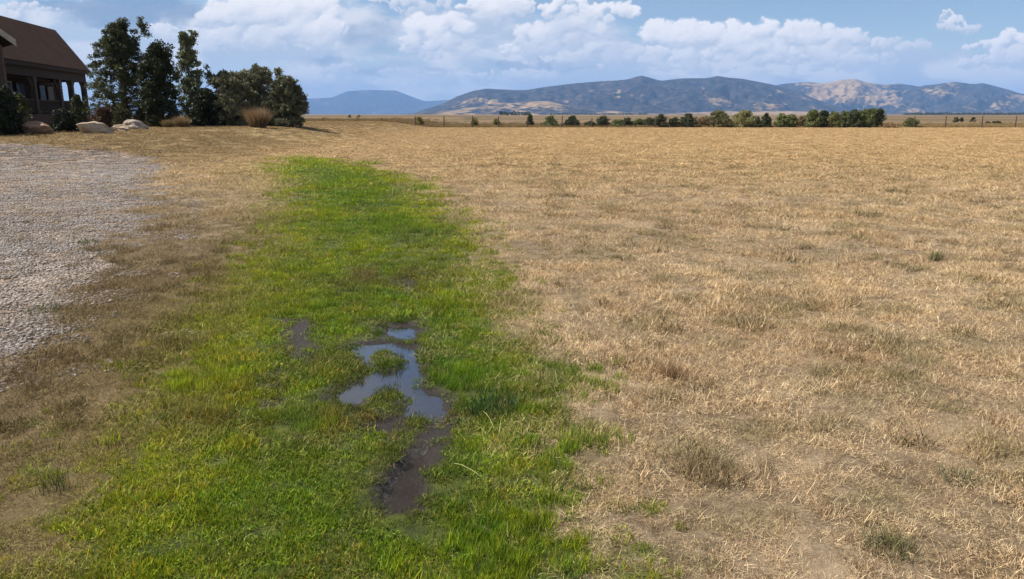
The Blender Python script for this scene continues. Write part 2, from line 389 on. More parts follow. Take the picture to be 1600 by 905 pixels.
def samples(zones):
    """random ground points in rings seen by the camera and a margin round them: (y0, y1, density)"""
    X = []; Y = []; D = []
    for y0, y1, dn in zones:
        w1 = .86*y1+1.2; n = int((y1-y0)*2*w1*dn)
        x = rng.uniform(-w1, w1, n); y = rng.uniform(y0, y1, n); k = np.abs(x) < .78*y+1.2
        X.append(x[k]); Y.append(y[k]); D.append(np.full(k.sum(), dn))
    return np.concatenate(X), np.concatenate(Y), np.concatenate(D)
def colr(stops, w):
    """blend rows by weights"""
    w = np.stack(w, -1); w = w/w.sum(-1, keepdims=True); return w@np.array(stops)
def green_col(x, y):
    n = fbm(x*.9, y*.9, 71); n2 = fbm(x*3.5, y*3.5, 72); g1 = sdf(STRIP, x, y)
    edge = sst(.5+.03*y, .0, g1)
    left = sst(.1, -.9, x-(-.04*(y-3)))*.8
    yel = np.clip(edge*.75+left*.55+(n-.5)*1.6, 0, 1)
    dark = np.clip(sst(-.1, .5, x)*sst(9, 4, y)*.95+(n2-.5)*1.4+.1, 0, 1)
    c = colr([(.36, .40, .018), (.19, .30, .015), (.055, .185, .02)], [yel+.05, 1-np.maximum(yel, dark)+.1, dark*(1-yel*.7)])
    pale = sst(.42, .75, fbm(x*2.1+5, y*.7, 74))*sst(5, 9, y)*.5
    c = c*(1-pale[:, None])+np.array([.16, .2, .07])*pale[:, None]
    br = sst(.56, .72, fbm(x*3+9, y*3, 75))*.40*sst(9, 5, y)
    for px, py, ra in ((470, 590, .45), (560, 660, .40), (590, 430, .7), (640, 745, .25), (330, 640, .3), (700, 655, .2)):
        c0 = pg(px, py); br = np.maximum(br, .75*sst(.35, .65, fbm(x*4, y*4, 76)+.1)*np.exp(-((x-c0[0])**2+(y-c0[1])**2)/ra**2))
    return c*(1-br[:, None])+np.array([.20, .14, .055])*br[:, None]
def dry_col(x, y):
    n = fbm(x*.8, y*.8, 81); n2 = fbm(x*4, y*4, 82); n3 = fbm(x*1.7, y*1.7, 83)
    c = colr([(.68, .53, .32), (.46, .33, .185), (.78, .66, .46), (.29, .20, .12)], [n+.1, np.clip(n2-.3, 0, 1)*1.6, np.clip(n3-.3, 0, 1)*1.2, np.clip(.62-n, 0, 1)*1.0])
    fd = sst(8, 30, y)[:, None]
    c = c*(1-fd)+np.array([.60, .45, .25])*(.65+.65*n2[:, None])*fd
    gr = sst(.52, .72, fbm(x*3.3+31, y*3.3, 84))*.55*sst(60, 15, y)
    c = c*(1-gr[:, None])+np.array([.19, .19, .075])*gr[:, None]
    ho = (sst(-8, -14, x)*sst(20, 27, y)*.75)[:, None]; c = c*(1-ho)+np.array([.27, .20, .09])*ho
    lf = (sst(.3, -1.4, x+.1*(y-4))*sst(18, 7, y)*.9)[:, None]
    c = c*(1-lf)+colr([(.19, .125, .05), (.13, .125, .038), (.27, .185, .095)], [n+.05, n3, n2*.6])*lf
    return c
def place(x, y, m):
    z = height(x, y, m); n = len(x)
    rot = np.stack([rng.normal(0, .08, n), rng.normal(0, .08, n), rng.uniform(0, 6.283, n)], -1); return z, rot

x, y, dn = samples([(1.7, 3.2, 520), (3.2, 5, 430), (5, 8, 290), (8, 13, 150), (13, 22, 60), (22, 36, 22)])
m = masks(x, y)
tall = sst(.42, .72, fbm(x*1.6, y*1.6, 91)+.12*sst(-.2, .6, x)*sst(7, 4, y)); big = sst(4, 30, y)
dig = np.maximum.reduce([sst(-.06, .03, m['pud']), sst(-.02, .004, m['rut'])*1.2, sst(-.06, .03, m['mudl'])*.93, sst(-.06, .04, m['mud'])*.9])
u = rng.random(len(x))
gpatch = np.clip(m['green']+m['fringe']*.17*sst(20, 8, y)*sst(.4, .65, fbm(x*2.2, y*2.2, 93)), 0, 1)
k = (u < gpatch*(.55+.45*sst(.25, .5, fbm(x*5, y*5, 92)))) & (rng.random(len(x)) > dig*.90) & (m['gravel'] < .5)
xs, ys, tl, bg_ = x[k], y[k], tall[k], big[k]; mm_ = {q: v[k] for q, v in m.items()}
z, rot = place(xs, ys, mm_); n = len(xs)
ids = np.where(rng.random(n) < tl*.8, rng.integers(4, 7, n), np.where(rng.random(n) < .5, rng.integers(0, 4, n), rng.integers(7, 10, n)))
lump = fbm(xs*9, ys*9, 96, 3); s = (.65+.5*rng.random(n))*(.62+.8*lump)*(1+bg_*1.6)*(.8-.12*tl)*(.8+.5*fbm(xs*.9, ys*.9, 95))
near_wet = sst(-.22, 0, np.maximum(mm_['pud'], mm_['rut'])); s = s*(1-.25*near_wet)
scl = np.stack([s*(1+bg_), s*(1+bg_), s*(1-.25*bg_)], -1)
cols = green_col(xs, ys); hue = rng.normal(0, 1, (n, 1)); cols = cols*(.65+.7*rng.random((n, 1)))*np.concatenate([1+.12*hue, 1+.03*hue, 1-.1*hue], 1).clip(.3, 2); wn = near_wet[:, None]*.5; cols = cols*(1-wn)+np.array([.09, .11, .03])*wn
gn_scatter('green_grass', np.stack([xs, ys, z], -1), rot, scl, ids, np.concatenate([cols, np.ones((n, 1))], -1), GREEN, kind='stuff', label='lush green grass strip running up the middle of the dry field', category='grass')
print('green', n)

x, y, dn = samples([(1.7, 3.2, 480), (3.2, 5, 400), (5, 8, 300), (8, 13, 160), (13, 22, 70), (22, 40, 24)])
m = masks(x, y); u = rng.random(len(x))
cl_ = sst(.40, .60, fbm(x*4.5, y*4.5, 101, 3)*.65+fbm(x*1.1, y*1.1, 103, 3)*.35); dens = .58+.42*cl_+.3*sst(8, 5, y)+.35*m['fringe']+.7*sst(.4, -1., x)*sst(14, 7, y)
k = (u < dens*(1-m['green']*.93)*(1-.93*sst(.2, .7, m['gravel']))) & (np.maximum(m['pud'], m['rut']) < -.01)
xs, ys = x[k], y[k]; mm_ = {q: v[k] for q, v in m.items()}; z, rot = place(xs, ys, mm_); n = len(xs); bg_ = sst(4, 30, ys)
clk = cl_[k]; lowf = (clk < .45) & (ys < 9); up = sst(.52, .70, fbm(xs*4.5, ys*4.5, 101, 3)*.5+fbm(xs*2.2+7, ys*2.2, 102)*.5)
ids = np.where(rng.random(n) < up*.8, rng.integers(4, 7, n), np.where(rng.random(n) < .55, rng.integers(0, 4, n), rng.integers(7, 10, n)))
ids = np.where(lowf & (rng.random(n) < .8), rng.integers(7, 10, n), ids); s = (.6+.6*rng.random(n))*(.72+.28*sst(2.5, 5, ys))*(1+bg_*1.3)*(.72+.3*clk+.45*up); scl = np.stack([s*(1+bg_*.6), s*(1+bg_*.6), s*(1-.4*bg_)], -1)
tf = (rng.random(n) < .010) & (xs > -.3) & (ys < 25); ids = np.where(tf, rng.integers(4, 7, n), ids); scl = scl*np.where(tf, 1.75, 1.)[:, None]
cols = dry_col(xs, ys)*(.75+.5*rng.random((n, 1))); cols = np.where(tf[:, None], np.array([.20, .165, .075])*(.7+.7*rng.random((n, 1))), cols)
gmix = (mm_['green']*.6+mm_['fringe']*.22)[:, None]; cols = cols*(1-gmix)+green_col(xs, ys)*1.1*gmix
gn_scatter('dry_grass', np.stack([xs, ys, z], -1), rot, scl, ids, np.concatenate([cols, np.ones((n, 1))], -1), DRY, kind='stuff', label='parched straw coloured grass covering the open field', category='grass')
print('dry', n)

# far part of the field, and the taller uncut grass along the fence
x, y, dn = samples([(20, 40, 12), (40, 95, 10.)])
m = masks(x, y); k = (m['gravel'] < .4) & (m['green'] < .5); x, y = x[k], y[k]; n = len(x); mm_ = {q: v[k] for q, v in m.items()}
z, rot = place(x, y, mm_); s = .5+.7*rng.random(n); cols = dry_col(x, y)*(.8+.35*rng.random((n, 1)))
gn_scatter('field_grass', np.stack([x, y, z], -1), rot, np.stack([s*1.3, s*1.3, s*.55], -1), rng.integers(0, 4, n), np.concatenate([cols, np.ones((n, 1))], -1), FARG, kind='stuff', label='short tan grass of the far half of the field', category='grass')
n = 16000; x = rng.uniform(-40, 110, n); y = FENCE_Y+.5+rng.exponential(9, n); z = height(x, y); tl = .55+.6*fbm(x*.2, y*.4, 111)
cols = colr([(.34, .25, .11), (.22, .17, .08), (.42, .3, .15)], [fbm(x*.1, y*.3, 112), fbm(x*.3, y*.3, 113)*.8, fbm(x*.2, y, 114)*.8])
gn_scatter('tall_grass', np.stack([x, y, z], -1), np.stack([x*0, x*0, rng.uniform(0, 6.28, n)], -1), np.stack([tl*2.2, tl*2.2, tl*(3.+2*rng.random(n))], -1), rng.integers(0, 4, n), np.concatenate([cols, np.ones((n, 1))], -1), FARG, kind='stuff', label='uncut brown grass along the wire fence', category='grass')

# ------------------------------------------------------------------ gravel
def stone(seed, n=1):
    g = np.random.default_rng(seed)
    import bmesh
    bm = bmesh.new(); V = []; Fc = []; T = []
    for i in range(n):
        b = bmesh.new(); bmesh.ops.create_icosphere(b, subdivisions=1, radius=1)
        sc = np.array([1, .55+.4*g.random(), .35+.3*g.random()])*(.005+.016*g.random()**2.2); a = g.random()*6.28
        r = .15*math.sqrt(g.random()); th = g.random()*6.28; base = len(V); t = .55+.75*g.random(); hue = g.random()
        tint = np.array([1.0, .9+.1*hue, .8+.2*hue])*t
        for v in b.verts:
            p = np.array(v.co)*(1+.28*(g.random()-.5)); p = p*sc
            p = np.array([p[0]*math.cos(a)-p[1]*math.sin(a), p[0]*math.sin(a)+p[1]*math.cos(a), p[2]])
            V.append(p+np.array([r*math.cos(th), r*math.sin(th), sc[2]*.5])); T.append((*tint, 1))
        for f in b.faces: Fc.append([base+v.index for v in f.verts])
        b.free()
    bm.free(); return np.array(V), np.array(Fc), np.array(T)
M_STONE = leaf_mat('gravel_stones', True, trans=0., rough=.85)
scol = bpy.data.collections.new('gravel_stone')
for i in range(6):
    V, Fc, T = stone(200+i, 85); me = mesh_np('gravel_stone', V, Fc, 3, {'tint': ('FLOAT_COLOR', T)}); me.materials.append(M_STONE)
    scol.objects.link(bpy.data.objects.new('gravel_stone_source_%02d' % i, me))
X = []; Y = []
for y0, y1, dn in ((3, 8, 80), (8, 14, 55), (14, 24, 30), (24, 46, 12)):
    n = int((y1-y0)*dn*(y1*.95+1)); X.append(rng.uniform(-.95*y1-1, 0, n)); Y.append(rng.uniform(y0, y1, n))
x = np.concatenate(X); y = np.concatenate(Y); m = masks(x, y)
sc_ = sst(-1.9, 0, sdf(GRAV, x, y)/(.6+.03*y))*.4*sst(.42, .6, fbm(x*2, y*2, 121))*(1-m['green'])
k = rng.random(len(x)) < np.maximum(m['gravel']*(.75+.25*sst(.3, .5, fbm(x*1.5, y*1.5, 122))), sc_)
x, y = x[k], y[k]; n = len(x); z = height(x, y, {q: v[k] for q, v in m.items()}); s = (.7+.5*rng.random(n))*(1+sst(6, 40, y)*.7)
gc = colr([(.36, .325, .30), (.29, .27, .258), (.36, .28, .205)], [fbm(x, y, 123), .5+0*x, np.clip(fbm(x*.8, y*.8, 124)-.35, 0, 1)*1.6])*(.85+.3*rng.random((n, 1)))*(.72+.5*fbm(x*.5, y*.25, 126, 4))[:, None]
gn_scatter('gravel', np.stack([x, y, z], -1), np.stack([x*0, x*0, rng.uniform(0, 6.28, n)], -1), np.stack([s, s, s], -1), rng.integers(0, 6, n), np.concatenate([gc, np.ones((n, 1))], -1), scol, kind='stuff', label='crushed pinkish grey gravel of the driveway', category='gravel')
print('gravel', n)

# ------------------------------------------------------------------ individual tufts that stand out
def tuft(px, py, name, label, col, n=120, rad=.06, h=(.06, .14), lean=.45, wid=.003, group=None, trans=.3):
    V, Fq, T = blades(n, rad, h[0], h[1], wid, lean, seed=int(px*7+py), tints=[(1, 1, 1), (1.3, 1.2, 1.1), (.65, .65, .6)], root=.5, seg=4)
    X_, Y_ = pg(px, py); z_ = float(height(np.array([X_]), np.array([Y_]))[0])
    me = mesh_np(name, V, Fq, 4, {'tint': ('FLOAT_COLOR', T)})
    o = link(name, me, M_leaf(name+'_blades', col, trans), label=label, category='grass tuft', **({'group': group} if group else {})); o.location = (X_, Y_, z_)
    return o
GT = 'grass tufts standing out of the turf'
tuft(1050, 592, 'dry_grass_tuft', 'reddish brown spiky dry tuft with pale straw fanning below it', (.27, .165, .09), 240, .055, (.06, .15), .5, .0026, GT, .15)
tuft(608, 571, 'grass_tuft', 'small green tuft growing as an island inside the puddle', (.075, .13, .02), 170, .10, (.03, .08), .5, .0032, GT)
tuft(768, 640, 'grass_tuft', 'tall blue-green spiky tuft just right of the puddle', (.05, .11, .035), 330, .15, (.06, .17), .5, .003, GT)
tuft(1390, 850, 'grass_tuft', 'grey-green sprawling tuft near the bottom right corner of the dry field', (.18, .19, .085), 190, .10, (.05, .15), .75, .0025, GT, .2)
tuft(1500, 742, 'grass_tuft', 'grey-green low tuft at the right side above the sprawling corner tuft', (.2, .22, .12), 150, .09, (.05, .12), .7, .0025, GT, .2)
tuft(1400, 845, 'grass_tuft', 'thin dry green tuft touching the grey-green sprawling corner tuft', (.24, .2, .08), 80, .06, (.05, .14), .6, .0025, GT, .2)
tuft(1110, 738, 'dry_grass_tuft', 'broad pale brown tuft with long bent stalks right of the green strip', (.25, .18, .10), 260, .13, (.07, .17), .7, .0025, GT, .15)
tuft(1460, 408, 'grass_tuft', 'small upright green tuft far out in the tan field at right', (.14, .15, .055), 90, .07, (.08, .18), .4, .005, GT)
tuft(1340, 375, 'grass_tuft', 'wide low olive tuft left of the small upright tuft in the field', (.2, .19, .075), 140, .15, (.06, .14), .7, .005, GT)
tuft(970, 405, 'grass_tuft', 'low olive tuft in the tan field right of the green strip', (.2, .18, .075), 130, .15, (.05, .1), .8, .005, GT)
tuft(1075, 470, 'grass_tuft', 'yellowish olive flattened tuft in the middle of the tan field', (.24, .2, .075), 150, .12, (.05, .12), .8, .004, GT)
tuft(75, 487, 'grass_tuft', 'dark green flat tuft at the gravel edge on the left', (.12, .13, .05), 190, .17, (.05, .12), .8, .004, GT)
tuft(138, 380, 'grass_tuft', 'small green tuft growing alone in the gravel', (.12, .15, .05), 110, .12, (.05, .12), .6, .005, GT)
tuft(205, 310, 'grass_tuft', 'brown tuft at the gravel margin farthest up the drive', (.22, .15, .075), 110, .16, (.05, .13), .7, .007, GT)
tuft(85, 765, 'grass_tuft', 'dark thin tuft in the brown turf at lower left', (.07, .09, .03), 60, .06, (.06, .16), .4, .0025, GT)

# a few long pale stalks lying over the turf
def stalk(p0, p1, label, col=(.5, .45, .25)):
    a = np.array([*pg(*p0), .045]); b = np.array([*pg(*p1), .04]); mid = (a+b)/2+np.array([.004, 0, .012])
    MB().tube([a, (a+mid)/2+np.array([0, 0, .006]), mid, (mid+b)/2+np.array([0, 0, .006]), b], [.0013, .0012, .0011, .001, .0006], 5).obj('grass_stalk', simple('grass_stalk', col, .7, .2, 30), None, True, label=label, category='grass stalk')
stalk((755, 655), (772, 682), 'pale straw stalk lying on the grass beside the tall tuft', (.4, .42, .15))
stalk((710, 738), (755, 762), 'pale green stalk lying in the grass right of the muddy footprint', (.4, .42, .15))
stalk((1025, 745), (1052, 772), 'long pale straw stalk bent over dry turf right of the green strip')

# ------------------------------------------------------------------ trees and shrubs
def ell_pts(g, n):
    v = g.normal(size=(n, 3)); v /= np.linalg.norm(v, axis=1, keepdims=True); return v*g.random((n, 1))**(1/2.2)
def foliage(g, centers, rad, per, leaf, up=.0, tintvar=.35, flat=1., long_=1.0):
    """small leaf faces in clumps round the given centres"""
    n = len(centers)*per; ci = np.repeat(np.arange(len(centers)), per)
    off = ell_pts(g, n)*np.repeat(rad, per)[:, None]; off[:, 2] *= flat
    p = centers[ci]+off
    d = g.normal(size=(n, 3)); d[:, 2] += up*2; d += off/np.repeat(rad, per)[:, None]*.8; d /= np.linalg.norm(d, axis=1, keepdims=True)
    s_ = np.cross(d, g.normal(size=(n, 3))); s_ /= np.linalg.norm(s_, axis=1, keepdims=True)
    L = leaf*(.6+.8*g.random((n, 1))); Wd = L*.45/long_; L = L*long_
    V = np.stack([p, p+d*L*.5+s_*Wd, p+d*L, p+d*L*.5-s_*Wd], 1).reshape(-1, 3)
    Fq = np.arange(4*n).reshape(n, 4)
    ct = (1-tintvar+2*tintvar*g.random((len(centers), 1)))[ci]; t = ct*(.75+.5*g.random((n, 1)))
    T = np.concatenate([t*(1+.15*g.random((n, 1))), t, t*.9, np.ones((n, 1))], 1); T = np.repeat(T, 4, 0)
    return V, Fq, T
def env_w(prof, t): return np.interp(t, [p[0] for p in prof], [p[1] for p in prof])
BARK = simple('bark', (.11, .08, .06), .9, .3, 6, .6, stretch=(3, 3, .6))
def tree(name, label, cat, px, ptop, pbase, pw, D, prof, ncl, crad, per, leaf, col, trunk=.16, seed=1, up=.3, group=None, hole=.35, lean=0, extra=(), stems=1, trans=.2, flat=.8, long_=1., zb=None):
    g = np.random.default_rng(seed)
    b = at(px, pbase, D); gz = float(rise(b[0], b[1])) if zb is None else zb; t_ = at(px, ptop, D); H = t_[2]-gz; hw = pw/2/F*D
    root = empty(name, (b[0], b[1], gz-.03), label=label, category=cat, **({'group': group} if group else {}))
    cen = []
    while len(cen) < ncl:
        tt = g.random()**.9; w_ = env_w(prof, tt)*hw; a = g.random()*6.283; r = math.sqrt(g.random()); r = r**.7
        lob = .78+.32*math.sin(a*3+tt*7+seed)*g.random()+.12*g.normal()
        q = np.array([math.cos(a)*r*w_*lob+lean*tt, math.sin(a)*r*w_*lob, tt*H*.985])
        if vnoise(np.array([q[0]*1.3+q[1]+50]), np.array([q[2]*1.3+q[1]*.7+seed*9.]), seed)[0] < hole*(.4+.9*tt): continue
        cen.append(q)
    cen = np.array(cen)
    for e in extra:  # (dx px, y px top, radius m, count): spires and side boughs
        c = at(px+e[0], e[1], D)-np.array([b[0], b[1], gz]); cen = np.concatenate([cen, c+g.normal(size=(e[3], 3))*np.array([e[2]*.5, e[2]*.6, e[2]])])
    rad = crad*(.6+.8*g.random(len(cen)))
    V, Fq, T = foliage(g, cen, rad, per, leaf, up, flat=flat, long_=long_)
    V[:, 2] = np.maximum(V[:, 2], .05)
    link('crown', mesh_np('crown', V, Fq, 4, {'tint': ('FLOAT_COLOR', T)}), M_leaf(name+'_foliage', col, trans), root)
    mb = MB(); hs = H*.85
    for s in range(stems):
        a = 6.283*s/max(1, stems)+.4; sp = 0 if stems == 1 else hw*.45
        ln = lean*.8
        pts = [(math.cos(a)*sp*.15*j/3+math.cos(a)*sp*(j/5)**1.2+ln*j/5, math.sin(a)*sp*(j/5)**1.2, hs*j/5) for j in range(6)]
        mb.tube(pts, [trunk*(1-.16*j)/(1 if stems == 1 else 1.8) for j in range(6)], 7, .1)
    for q in cen[g.permutation(len(cen))[:min(len(cen), 90)]]:
        z0 = max(.25, q[2]*.72-.1); z0 = min(z0, hs*.95); f = z0/hs; s0 = np.array([lean*.8*f, 0, z0])
        if stems > 1: a = g.integers(stems)*6.283/stems+.4; s0 = s0+np.array([math.cos(a), math.sin(a), 0])*hw*.45*f**1.2
        md = (s0+q)/2+np.array([0, 0, -.06*np.linalg.norm(q-s0)]); r0 = trunk*.28*(1-.7*f)
        mb.tube([s0, md, q], [r0, r0*.7, r0*.3], 5)
    mb.obj('trunk', BARK, root, True)
    return root
JUN = [(0, .4), (.08, .8), (.2, 1), (.4, .98), (.55, .84), (.7, .62), (.85, .40), (.95, .22), (1, .08)]
COL = [(0, .8), (.1, .95), (.4, 1), (.7, .75), (.9, .4), (1, .1)]
POP = [(0, .4), (.1, .7), (.25, 1), (.45, .9), (.6, .75), (.8, .5), (.93, .3), (1, .1)]
DOM = [(0, .95), (.2, 1), (.5, .95), (.75, .78), (.9, .55), (1, .25)]
TG = 'trees in the row beside the house'
tree('pine_tree', 'tallest dark pine with open branching top next to the house porch', 'tree', 200, 36, 195, 128, 52, JUN, 760, .21, 80, .08, (.075, .088, .036), .2, 3, group=TG, hole=.10,
     extra=((-4, 44, .35, 10), (24, 44, .32, 9), (-34, 72, .3, 9), (-8, 38, .2, 8), (20, 38, .2, 8), (-52, 95, .35, 8), (44, 80, .4, 8), (10, 60, .4, 10), (-20, 58, .3, 8)))
tree('juniper_tree', 'dense dark juniper reaching the ground right of the tall pine', 'tree', 254, 70, 194, 62, 50, COL, 230, .30, 90, .11, (.036, .048, .022), .14, 5, group=TG, hole=.22,
     extra=((-8, 78, .3, 9), (6, 84, .3, 8), (14, 110, .3, 8)))
tree('poplar_tree', 'slender light green poplar with airy pointed crown', 'tree', 304, 50, 196, 54, 54, POP, 300, .18, 60, .095, (.15, .18, .095), .13, 7, group=TG, hole=.12, up=.8, lean=-.15,
     extra=((-4, 58, .22, 10), (-6, 70, .25, 8), (20, 114, .25, 8), (26, 126, .2, 5)))
tree('olive_tree', 'rounded silvery green shrubby tree right after the poplar', 'tree', 364, 112, 195.5, 74, 54, DOM, 300, .22, 75, .12, (.19, .20, .13), .1, 9, group=TG, hole=.25, stems=4, up=.6, long_=1.4,
     extra=((-18, 128, .25, 6), (-2, 117, .2, 5), (14, 114, .2, 5)))
tree('olive_tree', 'broad middle shrubby tree behind the tan dry bush', 'tree', 412, 108, 195.5, 78, 56, DOM, 330, .22, 75, .12, (.165, .175, .115), .1, 11, group=TG, hole=.25, stems=4, up=.6, long_=1.4,
     extra=((-14, 111, .22, 6), (4, 108, .22, 6), (22, 116, .2, 5)))
tree('olive_tree', 'rightmost shrubby tree sloping down to the open field', 'tree', 448, 122, 195.5, 62, 54, DOM, 280, .21, 75, .12, (.13, .145, .095), .1, 13, group=TG, hole=.22, stems=4, up=.6, long_=1.4,
     extra=((4, 128, .22, 6), (16, 140, .2, 6), (26, 156, .22, 7), (28, 172, .2, 6)))
tree('shrub', 'dark green shrub filling the gap between poplar and rounded silvery tree', 'shrub', 326, 142, 195.5, 46, 53, DOM, 120, .26, 70, .12, (.035, .045, .022), .07, 15, hole=.15, stems=3)
tree('shrub', 'big dark leafy bush at the left edge in front of the porch', 'shrub', 8, 136, 198, 58, 36, DOM, 170, .22, 80, .10, (.026, .036, .017), .07, 17, hole=.15, stems=3)
tree('shrub', 'round dark bush between the two pale boulders', 'shrub', 101, 171, 199, 42, 38, DOM, 90, .16, 80, .07, (.020, .027, .014), .04, 19, hole=.05, stems=3)
tree('shrub', 'spindly green shrub rising at the far corner of the porch', 'shrub', 125, 150, 192, 26, 49, DOM, 60, .17, 40, .10, (.045, .06, .025), .04, 21, hole=.3, stems=3)
tree('shrub', 'low reddish brown shrub under the left side of the tall pine', 'shrub', 165, 168, 193, 46, 47, DOM, 90, .17, 60, .08, (.085, .055, .035), .04, 23, hole=.2, stems=3)
tree('shrub', 'low green shrub by the pine trunk behind the boulders', 'shrub', 194, 172, 194, 30, 46, DOM, 70, .17, 60, .08, (.05, .055, .025), .04, 25, hole=.2, stems=3)
tree('shrub', 'small leafy plant on the edge of the big dark bush beside the deck rail', 'shrub', 38, 148, 190, 20, 38, DOM, 40, .12, 40, .08, (.06, .075, .02), .03, 27, hole=.3, stems=2)

def dry_bush(px, ptop, pbase, pw, D, label, col, seed):
    b = at(px, pbase, D); gz = float(rise(b[0], b[1])); H = at(px, ptop, D)[2]-gz; hw = pw/2/F*D
    V, Fq, T = blades(2600, hw*.35, H*.45, H*1.12, .017, .42, seg=4, seed=seed, tints=[(1, 1, 1), (1.25, 1.2, 1.1), (.7, .65, .6)], root=.7, curl=.45)
    root = empty('dry_bush', (b[0], b[1], gz-.02), label=label, category='bush')
    V[:, :2] *= 1.15
    link('stems', mesh_np('stems', V, Fq, 4, {'tint': ('FLOAT_COLOR', T)}), M_leaf('dry_bush_stems', col, .2), root)
dry_bush(403, 164, 197, 54, 49, 'tan fan shaped dry bush in front of the shrubby trees', (.28, .20, .115), 301)
dry_bush(283, 180, 197, 44, 48, 'low tan dry bush at the foot of the poplar', (.26, .19, .10), 302)
dry_bush(262, 186, 197, 26, 47, 'smallest tan dry clump between juniper and poplar', (.24, .19, .09), 303)

# row of shrubs and small trees along the fence: px, top, base, width, dist, hue, label
HUE = {'g': (.065, .080, .032), 'd': (.030, .040, .020), 'o': (.085, .090, .040), 'y': (.13, .12, .045), 'b': (.10, .075, .04)}
ROW = [(655, 184, 197, 11, 98, 'y', 'lone yellowish shrub against a fence post left of the shrub row'),
 (742, 186, 197, 12, 99, 'y', 'low yellowish shrub at the fence left of the small dark spire'),
 (776, 186, 197, 10, 99, 'y', 'small yellow-green shrub just before the dark spire shrub'),
 (828, 180, 195, 9, 101, 'd', 'tiny dark spire shaped conifer at the left end of the row'),
 (860, 181, 197, 22, 100, 'g', 'ragged green shrub next after the tiny dark spire'),
 (895, 183, 197, 21, 99, 'd', 'dark broken shrub just right of the fence post'),
 (922, 191, 197, 15, 98, 'd', 'lowest dark bush in the row, left of the round one'),
 (942, 182, 197.5, 17, 98, 'd', 'round dark shrub standing alone left of the low green bushes'),
 (967, 188, 197.5, 25, 99, 'g', 'low wide green bush right of the round lone shrub'),
 (981, 186, 197.5, 14, 98, 'd', 'dark low bush after the low wide green one'),
 (997, 186, 197.5, 18, 99, 'g', 'low bush third before the rounded dark tree'),
 (1015, 185, 197.5, 20, 98, 'd', 'low dark bush touching the rounded dark tree'),
 (1032, 180, 197.5, 17, 97, 'd', 'rounded dark tree with red-brown foliage rising above low bushes'),
 (1054, 185, 198, 16, 97, 'd', 'dark domed shrub between two taller rounded trees'),
 (1075, 179, 198, 23, 97, 'd', 'rounded dark green tree left of the reddish low shrub'),
 (1097, 185, 198, 20, 98, 'b', 'reddish low shrub left of the first large green tree'),
 (1122, 174, 198.5, 33, 97, 'o', 'first large bushy green tree in the row, wide and pale'),
 (1162, 174, 199, 38, 96, 'o', 'widest bushy green tree, second of the large pale ones'),
 (1180, 184, 199, 18, 98, 'd', 'dark shrub leaning on the widest green tree'),
 (1196, 179, 199, 17, 96, 'd', 'dark cone shaped tree right of the widest green tree'),
 (1220, 179, 199.5, 20, 96, 'g', 'green shrub right of the dark cone tree'),
 (1236, 180, 199.5, 15, 96, 'g', 'narrow green shrub beside the sparse olive one'),
 (1252, 183, 200, 15, 97, 'b', 'sparse brownish shrub before the taller thicket'),
 (1268, 171, 200, 20, 95, 'g', 'tall two-pronged tree at the left end of the thicket'),
 (1285, 174, 200, 19, 96, 'd', 'darker tree right of the two-pronged one in the thicket'),
 (1302, 176, 200, 18, 95, 'o', 'pale tree at the dip in the top of the thicket'),
 (1320, 175, 200, 20, 96, 'g', 'green tree in the middle of the thicket'),
 (1335, 172, 200, 19, 95, 'd', 'dark tree right of the middle of the thicket'),
 (1349, 172, 200, 18, 96, 'g', 'green tree third from the right end of the thicket'),
 (1361, 171, 200, 18, 95, 'g', 'second tree from the right end of the thicket'),
 (1372, 171, 200, 16, 95, 'd', 'last tree at the right end of the thicket'),
 (1386, 194, 201, 28, 94, 'b', 'low grey-brown bush at the foot of the thicket on its right'),
 (1422, 185, 200, 17, 97, 'g', 'lone ragged green shrub right of the thicket')]
for i, (px, pt, pb, w, D, hu, lb) in enumerate(ROW):
    big = w*(pb-pt); n = int(28+big*.16)
    prof = [(0, .9), (.3, 1), (.7, .55), (1, .1)] if ('spire' in lb or 'cone' in lb) else DOM
    c = np.array(HUE[hu])*(1.8+.9*random.random())
    tree('small_tree' if pb-pt > 15 else 'shrub', lb, 'tree' if pb-pt > 15 else 'shrub', px, pt, pb, w*1.35, D, prof, n, .24, 40, .12, tuple(c), .05, 400+i, group='shrubs and small trees along the fence', hole=.2, stems=3, zb=0., up=.5)
# small shrubs out on the range, right
for i, (px, pt, pb, w, D, lb) in enumerate([(1493, 184, 192, 8, 150, 'left one of the two small dark shrubs out on the range at right'), (1502, 185, 190, 6, 160, 'right one of the two small dark shrubs out on the range'),
        (1520, 184, 191, 9, 170, 'thin shrub between the paired shrubs and the right fence post'), (1544, 191, 194.5, 7, 130, 'first of three dark low dots of brush right of the fence post'), (1553, 191, 194.5, 6, 130, 'middle of three dark low dots of brush right of the fence post'),
        (1560, 191, 194.5, 6, 130, 'last of three dark low dots of brush right of the fence post'), (546, 180, 188, 5, 200, 'tiny round shrub on the skyline left of the second fence post'), (560, 179.5, 188, 7, 210, 'tiny dark shrub on the skyline at the second fence post')]):
    tree('shrub', lb, 'shrub', px, pt, pb, w, D, DOM, 12, .16, 22, .22, HUE['g'], .05, 500+i, group='small shrubs out on the range', stems=2, zb=EYE-(pb-HOR)/F*D, hole=.1)

